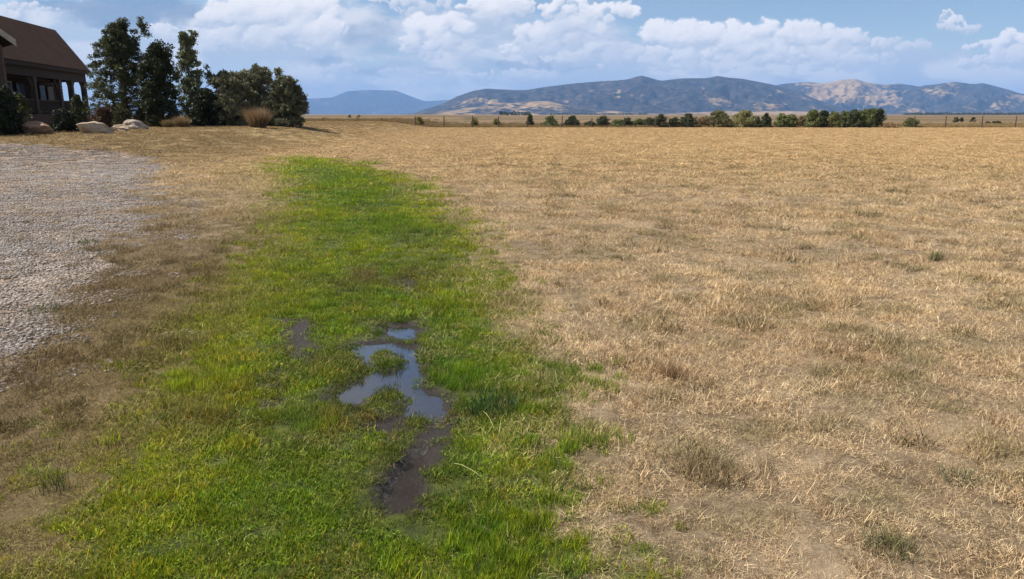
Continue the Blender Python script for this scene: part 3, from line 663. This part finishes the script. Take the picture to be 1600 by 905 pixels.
# far wood line below the right hand hills and behind the shrubs: nobody could count it
g = np.random.default_rng(77); cs = []
for (p0, p1, D, n) in ((1412, 1700, 2600, 900), (1335, 1372, 2600, 60), (860, 1010, 3200, 160), (780, 830, 1500, 60)):
    for _ in range(n):
        p = at(g.uniform(p0, p1), HOR, D+g.uniform(-60, 160)); cs.append((p[0], p[1], g.uniform(.5, 5.)))
cs = np.array(cs); V, Fq, T = foliage(g, cs, np.full(len(cs), 3.2), 10, 3.0)
V[:, 2] = np.maximum(V[:, 2], 0)
link('distant_woods', mesh_np('distant_woods', V, Fq, 4, {'tint': ('FLOAT_COLOR', T)}), M_leaf('distant_woods_foliage', (.03, .045, .02)), kind='stuff', label='thin dark line of far trees below the hills', category='woods')

# ------------------------------------------------------------------ fence
M_POST = simple('weathered_post', (.10, .075, .055), .9, .3, 10, .4)
M_WIRE = simple('fence_wire', (.12, .11, .10), .6, .1, 10, .1, metal=.6)
fr = empty('wire_fence', (0, FENCE_Y, 0), label='wire fence on dark wooden posts along the far edge of the field', category='fence')
pxs = [461, 506, 558, 597, 649, 694, 738, 779, 824, 878, 925, 975, 1024, 1075, 1125, 1176, 1227, 1277, 1328, 1378, 1428, 1477, 1534, 1586, 1640]
fx = []
for i, px in enumerate(pxs):
    X_ = at(px, 198, FENCE_Y)[0]; fx.append(X_); hgt = 1.32+random.uniform(-.15, .15); tl = random.uniform(-.04, .04)
    if px in (694, 738, 878, 1477, 1534): hgt = 1.42
    MB().tube([(X_, 0, -.2), (X_+tl*.5, 0, hgt*.5), (X_+tl, 0, hgt)], [.075, .07, .062], 7, .1).obj('post', M_POST, fr)
for hz in (.35, .7, 1.05):
    mb = MB(); pts = []
    for a, b in zip(fx[:-1], fx[1:]): pts += [(a, -.08, hz), ((a+b)/2, -.08, hz-.03)]
    pts.append((fx[-1], -.08, hz)); mb.tube(pts, [.009]*len(pts), 4).obj('wire', M_WIRE, fr)

# ------------------------------------------------------------------ house
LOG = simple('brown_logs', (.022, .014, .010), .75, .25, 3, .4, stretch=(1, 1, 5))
POSTM = simple('porch_post_wood', (.07, .05, .037), .8, .2, 4, .3)
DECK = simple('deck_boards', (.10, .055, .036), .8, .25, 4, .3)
TRIM = simple('pale_fascia', (.42, .37, .31), .7, .12, 5, .2)
DTRIM = simple('dark_fascia', (.03, .021, .016), .9, .12, 5, .2)
GLASS = simple('window_glass', (.02, .024, .028), .12, .05, 3, .0, spec=.3)
def shingle_mat():
    mm, t = newmat('brown_shingles'); co = nd(t, 'ShaderNodeTexCoord').outputs['Object']
    br = nd(t, 'ShaderNodeTexBrick', {'offset': .5}, {'Vector': nd(t, 'ShaderNodeMapping', {}, {0: co, 2: (0, 0, R(10))}).outputs[0], 'Color1': (.050, .029, .021, 1), 'Color2': (.030, .018, .014, 1), 'Mortar': (.035, .02, .016, 1), 'Scale': 1., 'Mortar Size': .012, 'Brick Width': .32, 'Row Height': .16})
    n = noise(t, co, .7, 4, .6); n2 = noise(t, co, 14, 4, .6)
    c = mixc(t, mth(t, 'MULTIPLY', mapr(t, n, .35, .7), .5), br.outputs[0], (.055, .034, .025, 1)); c = mixc(t, mth(t, 'MULTIPLY', mapr(t, n2, .4, .7), .3), c, (.06, .035, .028, 1))
    b = nd(t, 'ShaderNodeBump', {}, {'Strength': .6, 'Distance': .02, 'Height': br.outputs[1]})
    p = nd(t, 'ShaderNodeBsdfPrincipled', {}, {'Base Color': c, 'Roughness': 1., 'Specular IOR Level': .03, 'Normal': b.outputs[0]})
    out(t, p.outputs[0]); return mm
SHING = shingle_mat()
HE = 3.4     # eave above eye
def lineD(px, above, H_): return at(px, HOR-above, H_*F/above*1.0)[:2]
def pt_h(px, py, H_):          # point on line of sight of pixel that lies at height EYE+H_
    d = ray(px, py); t = H_/d[2]; return np.array([d[0]*t, d[1]*t, EYE+H_])
Cc = pt_h(140, 111, HE); Ee = pt_h(86, 47, 7.1)
ax_ = np.array([(590-800)/F, 1.0]); ax_ /= np.linalg.norm(ax_)      # house length direction, away from camera
inn = np.array([-ax_[1], ax_[0]])                                    # into the house (left)
A3 = np.array([*ax_, 0]); I3 = np.array([*inn, 0])
org = np.array([Cc[0], Cc[1], 0])
house = empty('log_house', tuple(org+np.array([0, 0, .8])), label='brown log house with shingled gable roof and deep covered porch at left edge', category='house')
hl = lambda p: tuple(np.array(p)-org-np.array([0, 0, .8]))
LEN = 30.0
def Q(a, i, z): return org+A3*a+I3*i+np.array([0, 0, z])   # a along (0 = far corner, negative towards camera), i inward
ea = float(np.dot((Ee-org)[:2], ax_)); ei = float(np.dot((Ee-org)[:2], inn)); RZ = Ee[2]; EZ = Cc[2]
print('house ridge offs', ea, ei, RZ, EZ, org)
def slab(mb, pts, th=.16): mb.prism([hl(p) for p in pts], (0, 0, -th))
mb = MB(); slab(mb, [Q(0, 0, EZ), Q(-LEN, 0, EZ), Q(-LEN, ei, RZ), Q(ea, ei, RZ)]); slab(mb, [Q(ea, ei, RZ), Q(-LEN, ei, RZ), Q(-LEN, 2*ei, EZ), Q(0, 2*ei, EZ)])
roof = mb.obj('roof', SHING, house)
mb = MB()
def bar(mb, p, q, w, h):
    p = np.array(hl(p)); q = np.array(hl(q)); mb.box((p+q)/2, (np.linalg.norm(q-p), w, h), q-p)
bar(mb, Q(0, -.03, EZ-.2), Q(-LEN, -.03, EZ-.2), .05, .24)
mb.prism([hl(Q(.04, -.05, EZ-.02)), hl(Q(ea+.04, ei, RZ-.02)), hl(Q(ea+.04, ei, RZ-.3)), hl(Q(.04, -.05, EZ-.32))], tuple(A3*.05))
mb.obj('fascia', DTRIM, roof)
# porch: beam, posts, deck, rail
PI_ = .4   # posts stand this far inside the eave
def along(px, i=PI_):
    """a coordinate at which the line (inward i) crosses photo column px"""
    d = ray(px, HOR); # solve org+A*a+I*i ∝ d
    o = (org+I3*i)[:2]; return float((o[1]*d[0]-o[0]*d[1])/(ax_[0]*d[1]-ax_[1]*d[0]))
DZ = 1.62
beam = MB(); bar(beam, Q(-.3, PI_, EZ-.5), Q(-LEN, PI_, EZ-.5), .3, .8)
bar(beam, Q(-.3, PI_+.16, EZ-.5), Q(-.3, 2*ei-PI_, EZ-.5), .26, .8); beam.obj('porch_beam', LOG, house)
ap = [along(136), along(116), along(97), along(58), along(58)-7, along(58)-14]
for k_, a in enumerate(ap):
    mb = MB(); p = Q(a, PI_, 0)
    mb.box(hl(p+np.array([0, 0, (DZ+EZ-.9)/2])), (.34, .34, EZ-.9-DZ), ax_.tolist()+[0]); mb.box(hl(p+np.array([0, 0, DZ+.12])), (.44, .44, .22), ax_.tolist()+[0])
    for sgn in (-1, 1): mb.tube([hl(p+np.array([0, 0, EZ-1.75])), hl(p+A3*sgn*.75+np.array([0, 0, EZ-.9]))], [.08, .08], 6)
    mb.obj('porch_post', POSTM, house)
# far side posts of the open porch end
for i_ in (4.2, 8.0):
    mb = MB(); p = Q(-.5, i_, 0); mb.box(hl(p+np.array([0, 0, (DZ+EZ-.9)/2])), (.3, .3, EZ-.9-DZ), ax_.tolist()+[0]); mb.obj('porch_post', POSTM, house)
mb = MB(); p0, p1 = Q(-LEN, PI_-.25, 0), Q(-.1, 2*ei, 0)
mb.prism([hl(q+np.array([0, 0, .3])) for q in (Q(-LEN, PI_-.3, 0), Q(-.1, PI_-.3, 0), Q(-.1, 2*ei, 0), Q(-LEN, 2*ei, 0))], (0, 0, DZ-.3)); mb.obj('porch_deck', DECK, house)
mb = MB(); bar(mb, Q(-.4, PI_, DZ+.95), Q(-LEN, PI_, DZ+.95), .12, .07); bar(mb, Q(-.4, PI_, DZ+.15), Q(-LEN, PI_, DZ+.15), .08, .06)
a = -.6
while a > -24: mb.box(hl(Q(a, PI_, DZ+.55)), (.05, .05, .8), ax_.tolist()+[0]); a -= .17
bar(mb, Q(-.4, PI_+.2, DZ+.95), Q(-.4, 2*ei, DZ+.95), .12, .07)
mb.obj('porch_railing', POSTM, house)
# log walls: the enclosed part stops short of the far porch end
WI = 2.9; we = along(97, WI); print('wall end', we)
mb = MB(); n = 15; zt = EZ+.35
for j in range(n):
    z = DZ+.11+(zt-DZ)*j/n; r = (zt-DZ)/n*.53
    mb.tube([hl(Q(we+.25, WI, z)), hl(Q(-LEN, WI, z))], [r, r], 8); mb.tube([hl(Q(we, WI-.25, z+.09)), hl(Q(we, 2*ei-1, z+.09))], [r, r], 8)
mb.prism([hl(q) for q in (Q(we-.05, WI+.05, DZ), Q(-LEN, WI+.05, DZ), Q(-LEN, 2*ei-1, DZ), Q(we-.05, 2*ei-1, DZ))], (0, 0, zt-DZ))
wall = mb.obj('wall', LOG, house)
for px, w in ((12, 1.5), (32, 1.4), (66, 1.1)):
    a = along(px, WI); f = MB(); f.box(hl(Q(a, WI-.2, DZ+1.5)), (w, .08, 1.5), A3); fo = f.obj('window', TRIM if px == 12 else DTRIM, wall)
    gl = MB(); gl.box(hl(Q(a, WI-.25, DZ+1.5)), (w-.2, .03, 1.3), A3); gl.obj('pane', GLASS, fo)
a = along(79, WI); f = MB(); f.box(hl(Q(a, WI-.2, DZ+1.05)), (1.0, .08, 2.1), A3); do = f.obj('door', simple('door_wood', (.13, .11, .10), .6, .1, 4, .2), wall)
MB().box(hl(Q(a+.38, WI-.27, DZ+1.0)), (.05, .08, .14), A3).obj('handle', M_WIRE, do)
# gable end triangle
mb = MB(); mb.prism([hl(q) for q in (Q(-.22, PI_, EZ-.15), Q(-.22, 2*ei-PI_, EZ-.15), Q(-.22, ei, RZ-.2))], tuple(A3*-.15)); mb.obj('gable_wall', LOG, house)
# nearer entry roof at the frame edge
e1 = at(24, 62, 40.); e0 = at(-70, -5, 40.); d2 = np.array([-.69, .72, 0.])
sym = np.array([2*e0[0]-e1[0], 2*e0[1]-e1[1], e1[2]])
mb = MB(); slab(mb, [e1, e0, e0+d2*6, e1+d2*6], .2); slab(mb, [e0, sym, sym+d2*6, e0+d2*6], .2); er = mb.obj('entry_roof', SHING, house)
mb = MB(); fd = -d2*.06
for a_, b_ in ((e1, e0), (e0, sym)): mb.prism([hl(a_-d2*.003), hl(b_-d2*.003), hl(b_-d2*.003-np.array([0, 0, .34])), hl(a_-d2*.003-np.array([0, 0, .34]))], tuple(fd))
mb.obj('fascia', TRIM, er)
pp = at(-3, 70, 40.6); mb = MB(); mb.box(hl((pp[0], pp[1], (pp[2]+.7)/2)), (.26, .26, pp[2]-.7), A3); mb.obj('entry_post', POSTM, house)
pp2 = pp+(sym-e1)*.9; mb = MB(); mb.box(hl((pp2[0], pp2[1], (pp[2]+.7)/2)), (.36, .36, pp[2]-.7), A3); mb.obj('entry_post', POSTM, house)
p = pp+d2*6-np.array([4.5, 0, 0]); mb = MB(); mb.prism([hl((*q[:2], .3)) for q in (p+(e1-e0)*.02, p+(sym-e1)*.9, p+(sym-e1)*.9+d2*3, p+d2*3)], (0, 0, pp[2]-.3)); mb.obj('entry_wall', LOG, house)

# pale panel fence seen under the pine
PALE = simple('pale_boards', (.42, .45, .5), .8, .12, 6, .2)
p0 = at(146, 170, 66); p1 = at(192, 170, 66); pf = empty('panel_fence', (p0[0], p0[1], .8), label='pale bluish board fence seen through the gap under the pine', category='fence')
L_ = p1[0]-p0[0]; n = 16
mb = MB()
for j in range(n): mb.box((L_*(j+.5)/n, 0, .65+(.8*0)), (L_/n*.86, .04, 1.2), (1, 0, 0))
mb.obj('boards', PALE, pf); mb = MB(); mb.box((L_/2, -.05, 1.27), (L_+.1, .12, .1)); mb.obj('top_rail', DTRIM, pf)

# boulders
def rock_mat(name, c1, c2):
    mm, t = newmat(name); co = nd(t, 'ShaderNodeTexCoord').outputs['Object']; n = noise(t, vm(t, 'MULTIPLY', co, (1, 1, 3)), 1.6, 6, .65, .4); n2 = noise(t, co, 9, 6, .7)
    c = mixc(t, mapr(t, n, .35, .65), (*c1, 1), (*c2, 1)); c = mixc(t, mth(t, 'MULTIPLY', mapr(t, n2, .5, .7), .4), c, (.1, .08, .065, 1))
    b = nd(t, 'ShaderNodeBump', {}, {'Strength': 1., 'Distance': .16, 'Height': mth(t, 'ADD', n, mth(t, 'MULTIPLY', n2, .4))})
    out(t, nd(t, 'ShaderNodeBsdfPrincipled', {}, {'Base Color': c, 'Roughness': .9, 'Specular IOR Level': .2, 'Normal': b.outputs[0]}).outputs[0]); return mm
import bmesh
def boulder(px, pt, pb, w, D, label, c1, c2, seed):
    g = np.random.default_rng(seed); bm = bmesh.new(); bmesh.ops.create_icosphere(bm, subdivisions=4, radius=1)
    b = at(px, pb, D); gz = float(rise(b[0], b[1])); H = at(px, pt, D)[2]-gz; hw = w/2/F*D
    pl = [(v/np.linalg.norm(v), .55+.3*g.random()) for v in g.normal(size=(22, 3))]+[(np.array([0, .1, 1.]), .72)]
    for v in bm.verts:
        p = np.array(v.co)
        for nrm, dd in pl:
            e = p@nrm-dd
            if e > 0: p = p-nrm*e*.99
        f = 1+.26*(fbm(np.array([p[0]*2.2+seed]), np.array([p[2]*2.6+p[1]*1.7]), seed, 4)[0]-.5)*2
        v.co = Vector((p[0]*hw*f*1.18, p[1]*hw*.75*f, p[2]*H*.72*f+H*.42))
    me = bpy.data.meshes.new('boulder'); bm.to_mesh(me); bm.free()
    o = link('boulder', me, rock_mat('boulder_stone', c1, c2), label=label, category='boulder', group='boulders edging the house garden'); o.location = (b[0], b[1], gz-.05)
boulder(56, 184, 202, 44, 36.5, 'reddish brown boulder left of the round dark bush', (.24, .14, .085), (.42, .28, .19), 2)
boulder(147, 186, 202, 50, 37, 'long pale cream boulder right of the round dark bush', (.36, .28, .2), (.55, .45, .34), 4)
boulder(210, 184, 199, 40, 42, 'grey topped boulder at the foot of the pine, rightmost of all', (.25, .2, .17), (.45, .38, .31), 6)
boulder(187, 193, 200.5, 30, 39, 'flat low tan stone between the cream and the rightmost boulder', (.34, .25, .17), (.5, .39, .28), 8)
# stone garden path edge
mb = MB(); path_pts = [(-160, 213, 211), (-60, 209.5, 207.5), (0, 207.5, 205.5), (50, 205, 203.3), (100, 203.8, 202.6), (150, 203, 202.2)]
f_ = [pg(a, b) for a, b, c in path_pts]; bk = [pg(a, c) for a, b, c in path_pts]
vs = [(x_, y_, float(rise(x_, y_))+.06) for x_, y_ in f_+bk]; n = len(f_)
me = bpy.data.meshes.new('path'); me.from_pydata(vs+[(v[0], v[1], v[2]-.3) for v in vs[:n]], [], [[i, i+1, n+i+1, n+i] for i in range(n-1)]+[[2*n+i, 2*n+i+1, i+1, i] for i in range(n-1)]); link('path', me, simple('path_stone', (.42, .36, .3), .9, .2, 4, .3), kind='structure')

# ------------------------------------------------------------------ mountains
def mountain_mat():
    mm, t = newmat('mountain_slopes'); pos = nd(t, 'ShaderNodeNewGeometry').outputs['Position']
    a = nd(t, 'ShaderNodeAttribute', {'attribute_name': 'bare'}).outputs['Fac']
    n = noise(t, vm(t, 'MULTIPLY', pos, (1, .5, 1.6)), .0035, 10, .7); n2 = noise(t, pos, .012, 6, .65)
    f = mapr(t, mth(t, 'ADD', a, mth(t, 'MULTIPLY', mth(t, 'SUBTRACT', mth(t, 'MULTIPLY_ADD', n2, .35, mth(t, 'MULTIPLY', n, .65)), .5), 4.2)), .3, .75)
    forest = mixc(t, mapr(t, n2, .35, .65), (.008, .015, .020, 1), (.06, .05, .042, 1))
    tan = mixc(t, mapr(t, n2, .3, .7), (.17, .11, .06, 1), (.36, .25, .125, 1))
    c = mixc(t, f, forest, tan)
    out(t, nd(t, 'ShaderNodeBsdfPrincipled', {}, {'Base Color': c, 'Roughness': 1., 'Specular IOR Level': 0.}).outputs[0]); return mm
MM = mountain_mat()
def mountain(prof, D, depth, bare, base_bare, seed, spur=900., rug=.3, name='mountain_range'):
    px = np.arange(prof[0][0], prof[-1][0]+.1, 1.5); ph = np.interp(px, [p[0] for p in prof], [p[1] for p in prof])
    k_ = np.ones(5)/5; ph = np.convolve(np.pad(ph, 2, 'edge'), k_, 'valid')
    S = np.linspace(-1, .6, 90); PX, SS = np.meshgrid(px, S); PH, _ = np.meshgrid(ph, S)
    dist = D+SS*depth; U = (PX-800)/(F*(cp+((Hh/2-HOR)/F)*sp_)); X_ = U*dist; Y_ = dist
    Xr = U*D; tanel = (HOR-PH)/F*1.0; Hr = np.maximum(tanel*D*cp**0, 0)
    d = np.vectorize(lambda q: 0.)(PX) if False else None
    # exact elevation of the profile pixel
    v = (Hh/2-PH)/F; Hr = np.maximum(EYE+D*(-sp_+v*cp)/(cp+v*sp_), 0)
    rn = 1-np.abs(2*fbm(Xr/spur+seed, SS*depth/spur*.45+seed, seed, 5, .55)-1)
    rn2 = fbm(Xr/spur*3, SS*depth/spur*3, seed+9, 4)
    t_ = np.clip(1+SS, 0, 1); body = t_**1.25*(1-.12*t_)/(1-.12)
    env = np.sin(np.clip(t_, 0, 1)*math.pi)**.8
    Z = Hr*(body+env*(2.1*rug*(rn-.84)+.10*(rn2-.5)))
    Z = np.where(SS > 0, Hr*(1-SS*1.2)*(1-.1*rn), Z); Z = np.maximum(Z, 0)
    # never let a nearer spur rise over the skyline
    lim = Hr/D*.985*Y_; Z = np.where(SS < -.02, np.minimum(Z, lim*(1-.02)), Z)
    b = np.zeros_like(Z)+base_bare; elev = Z/Y_*F; yp = HOR-elev
    for (bx, by, rx, ry, s) in bare: b = np.maximum(b, s*np.exp(-((PX-bx)/rx)**2-((yp-by)/ry)**2))
    n1, n2 = PX.shape; ii = np.arange(n1*n2).reshape(n1, n2); q = np.stack([ii[:-1, :-1], ii[:-1, 1:], ii[1:, 1:], ii[1:, :-1]], -1).reshape(-1, 4)
    V = np.stack([X_, Y_, Z-2], -1).reshape(-1, 3)
    link(name, mesh_np(name, V, q, 4, {'bare': ('FLOAT', b)}, smooth=True), MM, kind='structure')
mountain([(60, 172), (200, 160), (330, 168), (440, 158), (480, 154), (520, 152), (545, 142), (575, 140), (620, 141), (650, 153), (665, 158), (700, 156), (760, 152), (900, 160), (1000, 175)], 19000, 2600, [], .12, 3, 2000, .1)
mountain([(1100, 175), (1180, 140), (1205, 132), (1230, 128), (1262, 128), (1285, 130), (1310, 124), (1328, 121.5), (1345, 126), (1375, 131), (1398, 130), (1420, 133), (1445, 138), (1500, 165), (1540, 180)], 10500, 2600,
         [(1318, 138, 60, 18, 1.25), (1345, 150, 62, 13, .95), (1400, 160, 60, 9, .5), (1280, 150, 30, 9, .7)], .12, 5, 600, .40)
mountain([(1380, 178), (1410, 140), (1440, 132), (1465, 130), (1487, 127), (1510, 131), (1528, 129), (1560, 137), (1592, 146), (1650, 140), (1720, 150), (1850, 178)], 9600, 2300,
         [(1460, 145, 28, 9, .62), (1560, 165, 50, 9, .6), (1590, 155, 30, 8, .5), (1430, 174, 30, 5, .8), (1510, 178, 60, 3, .8)], .08, 8, 560, .36)
mountain([(635, 182), (660, 172), (690, 163), (715, 150), (742, 141), (762, 138), (800, 140), (822, 140), (860, 134), (930, 126), (975, 124), (1001, 117.5), (1030, 126), (1062, 122), (1100, 121), (1118, 118), (1160, 122), (1205, 132), (1250, 146), (1290, 161), (1330, 172), (1380, 182)], 8200, 2000,
         [(770, 160, 60, 6, .5), (980, 150, 25, 10, .42), (1120, 158, 35, 7, .62), (1020, 162, 30, 5, .5), (1200, 167, 30, 6, .7), (1215, 148, 10, 8, .4)], .06, 11, 560, .34)
mountain([(600, 181), (660, 176), (700, 172), (760, 164), (800, 161), (835, 157), (860, 158), (890, 166), (930, 172), (960, 173), (1000, 177), (1040, 177), (1120, 174), (1200, 172), (1260, 174), (1330, 177), (1420, 176), (1480, 178), (1560, 176), (1700, 177), (1800, 180)], 6300, 900,
         [(850, 162, 40, 6, 1.), (710, 174, 60, 5, .6), (1200, 176, 160, 4, 1.), (960, 173, 25, 4, .9)], .38, 14, 420, .35, 'foothills')

# ------------------------------------------------------------------ cloud bank ahead
#        px   py   rx   ry   brightness (cumulus masses)
HEADS = [(350, 24, 46, 22, .95), (410, 18, 60, 26, 1.), (470, 22, 60, 24, .95), (400, 60, 80, 22, .75), (455, 52, 60, 20, .9), (500, 50, 40, 24, 1.), (262, 54, 50, 13, .8), (350, 72, 60, 14, .7),
         (664, 58, 36, 28, 1.), (700, 48, 34, 24, 1.), (690, 76, 40, 14, .8), (750, 14, 34, 20, 1.), (800, 10, 40, 18, .95), (795, 78, 15, 11, 1.), (840, 62, 46, 22, .85), (880, 14, 36, 18, 1.), (955, 20, 44, 16, 1.), (900, 50, 50, 22, .75), (870, 88, 60, 16, .7), (640, 8, 90, 12, .7),
         (1040, 58, 34, 22, 1.), (1085, 58, 40, 22, 1.), (1060, 84, 50, 18, .85), (1135, 58, 50, 22, 1.), (1200, 52, 56, 20, 1.), (1260, 58, 56, 22, .95), (1180, 82, 80, 20, .85), (1290, 84, 50, 20, .85), (1330, 66, 46, 18, .8), (960, 86, 44, 20, .7), (1000, 100, 60, 14, .7), (1250, 100, 70, 14, .75), (1400, 76, 56, 16, .65), (1100, 104, 60, 12, .75), (1340, 96, 60, 16, .65),
         (1475, 22, 12, 7, .8), (1492, 38, 26, 11, .8), (1515, 46, 24, 9, .7), (1545, 78, 36, 14, .9), (1590, 66, 40, 18, 1.), (1600, 92, 60, 18, .8), (1670, 50, 60, 26, 1.), (1530, 100, 40, 12, .75), (40, 14, 60, 10, .7), (-60, 30, 90, 22, .8), (-250, 60, 120, 30, .9), (1850, 60, 120, 34, 1.), (2050, 40, 120, 40, 1.), (-480, 40, 120, 40, .9),
         (560, 112, 70, 9, .6), (700, 124, 90, 9, .65), (800, 120, 60, 12, .7)]
BODY = [(420, 45, 200, 52, 1.1), (560, 125, 260, 26, .7), (760, 60, 180, 50, .9), (800, 130, 240, 20, .8), (1180, 100, 270, 46, 1.1), (1400, 110, 190, 34, .9), (1580, 110, 130, 45, .9),
        (930, 60, 90, 50, .7), (80, 34, 190, 40, .6), (240, 90, 200, 26, .7), (-300, 80, 300, 60, .8), (1850, 90, 220, 60, .9)]
SLATE = [(205, 14, 120, 26, 1.3), (110, 4, 90, 14, .7), (570, 70, 60, 30, .5), (600, 30, 40, 24, .4), (830, 100, 110, 9, .85), (700, 108, 60, 7, .4), (560, 98, 120, 10, .5), (1150, 122, 130, 6, .35), (990, 70, 24, 14, .4)]
def field(X, Y, L):
    f = np.full(X.shape, -1.5)
    for px, py, rx, ry, s in L:
        v = s*(1-((X-px)/rx)**2-((Y-py)/ry)**2*np.where(Y > py, .55, 1)); f = np.maximum(f, v)+.12*np.exp(-np.abs(f-v)*4)
    return f
def clouds(X, Y):
    """colour (linear, radiance) and cover of the clouds; X, Y in units of the photo grid"""
    g = np.random.default_rng(5); x1 = X[0]; y1 = Y[:, 0]
    wx = (fbm(X/26, Y/20, 301, 4)-.5)*16+(fbm(X/7, Y/6, 305, 3, .6)-.5)*8; wy = (fbm(X/26+40, Y/20, 302, 4)-.5)*12+(fbm(X/7+9, Y/6, 306, 3, .6)-.5)*6
    XW, YW = X+wx, Y+wy
    S = np.zeros(X.shape); Fm = np.full(X.shape, -2.); B = np.zeros(X.shape); Wt = np.zeros(X.shape)+1e-6
    T_ = 4.5
    for px, py, rx, ry, br in HEADS:
        n = int(8+rx*ry/60)
        for _ in range(n):
            r_ = math.sqrt(g.random())**.8; th = g.random()*6.283; ox, oy = r_*math.cos(th), r_*math.sin(th)
            if oy > .25 and g.random() < .5: oy = -oy
            r = (.34+.42*g.random()**1.3)*min(rx, ry*1.5)*(1.1-.55*r_); cx, cy = px+ox*rx, py+oy*ry
            b = br*(.80+.2*g.random())*(1-.38*max(0, oy+.1)); z = (1-r_)*8+g.random()*4+oy*3
            i0, i1 = np.searchsorted(x1, (cx-r*1.5-20, cx+r*1.5+20)); j0, j1 = np.searchsorted(y1, (cy-r*1.5-16, cy+r*1.5+16))
            if i1 <= i0 or j1 <= j0: continue
            sl = (slice(j0, j1), slice(i0, i1)); q = 1-((XW[sl]-cx)/r)**2-((YW[sl]-cy)/(r*.82))**2
            h = z+r*np.sqrt(np.clip(q, 0, 1))
            w = np.where(q > 0, np.exp(h/T_), 0); S[sl] += w; Fm[sl] = np.maximum(Fm[sl], q); wb = np.exp(np.clip(q, -1.5, 1)*2.5+z*.15); B[sl] += wb*b; Wt[sl] += wb
    H = T_*np.log(S+2.5)
    for _ in range(2): H = (H+np.roll(H, 1, 0)+np.roll(H, -1, 0)+np.roll(H, 1, 1)+np.roll(H, -1, 1))/5
    B = B/Wt
    fb = fbm(X/16, Y/11, 320, 5, .6)-.5
    d = Fm+fb*.8
    side = np.maximum(sst(2100, 2400, np.abs(X-800)+800), sst(-25, -80, Y)); gn = (fbm(X/160, Y/60, 330, 6, .6)-.5)*4-.1
    a = sst(-.35, .5, d)*(.55+.45*np.clip(B*1.2, 0, 1)); H = H*(1-side)+side*np.clip(gn, 0, 2)*20; a = np.maximum(a, side*sst(0, .5, gn)); B = np.where(side > .5, .9, B)
    gy, gx = np.gradient(H); gx = gx/(np.gradient(X, axis=1)+1e-9); gy = gy/(np.gradient(Y, axis=0)+1e-9)
    gx = np.clip(gx, -2.2, 2.2); gy = np.clip(gy, -2.2, 2.2); nz = 1.5; nn = np.sqrt(gx*gx+gy*gy+nz*nz); l = np.array([-.40, -.70, .59])
    lit = (-gx*l[0]-gy*l[1]+nz*l[2])/nn
    lit = np.clip(.50+.55*lit, 0, 1)*np.clip(B, 0, 1)
    lit = sst(.18, .95, lit+.18*fb)
    c1 = np.array([.49, .55, .655]); c2 = np.array([.90, .875, .88]); col = c1+(c2-c1)*lit[..., None]
    X2 = X+wx*2; Y2 = Y+wy*2
    b = field(X2+(fbm(X/90, Y/40, 343, 4)-.5)*90, Y2, BODY)+(fbm(X/70, Y/26, 341, 6, .6)-.5)*1.6
    ab = sst(-.25, .6, b)*.9; cb = np.array([.49, .555, .655])+(np.array([.76, .76, .79])-np.array([.49, .555, .655]))*sst(.35, .66, fbm(X/70, Y/28, 351, 5))[..., None]
    sl_ = field(X2, Y2, SLATE)+(fbm(X/50, Y/20, 361, 5)-.5)*1.1; sa = sst(-.15, .9, sl_)*np.where(X < 350, .8, .6)
    veil = sst(20, 165, Y)*.62; cv = np.array([.54, .61, .70])
    A = veil+0*X; Cc = np.broadcast_to(cv, X.shape+(3,)).copy()*A[..., None]
    low = 1-.35*sst(95, 150, Y)
    for al, c in ((ab, cb), (sa, np.array([.20, .29, .43])+0*col), (a*low, col)):
        Cc = Cc*(1-al[..., None])+c*al[..., None]; A = A*(1-al)+al
    return Cc, A
CLOUD_GAIN = 1.17; SR = 42000.; SS_ = 1190.; EXPO = 2**-C.view_settings.exposure
CX, CY = np.meshgrid(np.concatenate([np.arange(-700, -60, 4.), np.arange(-60, 1660, 1.25), np.arange(1660, 2300, 4.)]), np.arange(-150, 186, 1.25))
cc, ca = clouds(CX, CY)
fade = sst(-150, -60, CY)*sst(-700, -500, CX)*sst(2300, 2100, CX)
cv_ = (Hh/2-CY)/F; V = np.stack([(CX-W/2)/F, cp+cv_*sp_, -sp_+cv_*cp], -1); V = (SR*V/np.linalg.norm(V, axis=-1, keepdims=True)).reshape(-1, 3)
ccol_ = np.concatenate([(cc/np.maximum(ca, 1e-3)[..., None]*EXPO*CLOUD_GAIN).reshape(-1, 3), np.ones((ca.size, 1))], -1)
ii = np.arange(ca.size).reshape(ca.shape); q = np.stack([ii[:-1, :-1], ii[:-1, 1:], ii[1:, 1:], ii[1:, :-1]], -1).reshape(-1, 4)
cm, t = newmat('cloud_light'); cm.cycles.emission_sampling = 'NONE'
em = nd(t, 'ShaderNodeEmission', {}, {0: nd(t, 'ShaderNodeAttribute', {'attribute_name': 'cloud'}).outputs['Color'], 1: 1.})
out(t, nd(t, 'ShaderNodeMixShader', {}, {0: nd(t, 'ShaderNodeAttribute', {'attribute_name': 'cover'}).outputs['Fac'], 1: nd(t, 'ShaderNodeBsdfTransparent').outputs[0], 2: em.outputs[0]}).outputs[0])
link('sky_clouds', mesh_np('sky_clouds', V, q, 4, {'cloud': ('FLOAT_COLOR', ccol_), 'cover': ('FLOAT', (ca*fade).ravel())}, smooth=True), cm, kind='structure')

# ------------------------------------------------------------------ haze
hz, t = newmat('haze')
nd(t, 'ShaderNodeOutputMaterial', {}, {'Volume': nd(t, 'ShaderNodeVolumePrincipled', {}, {'Color': (.30, .54, 1, 1), 'Density': 6.2e-5, 'Anisotropy': .0}).outputs[0]})
MB().box((0, 9500, 379), (60000, 25000, 782)).obj('haze', hz, None, kind='stuff')
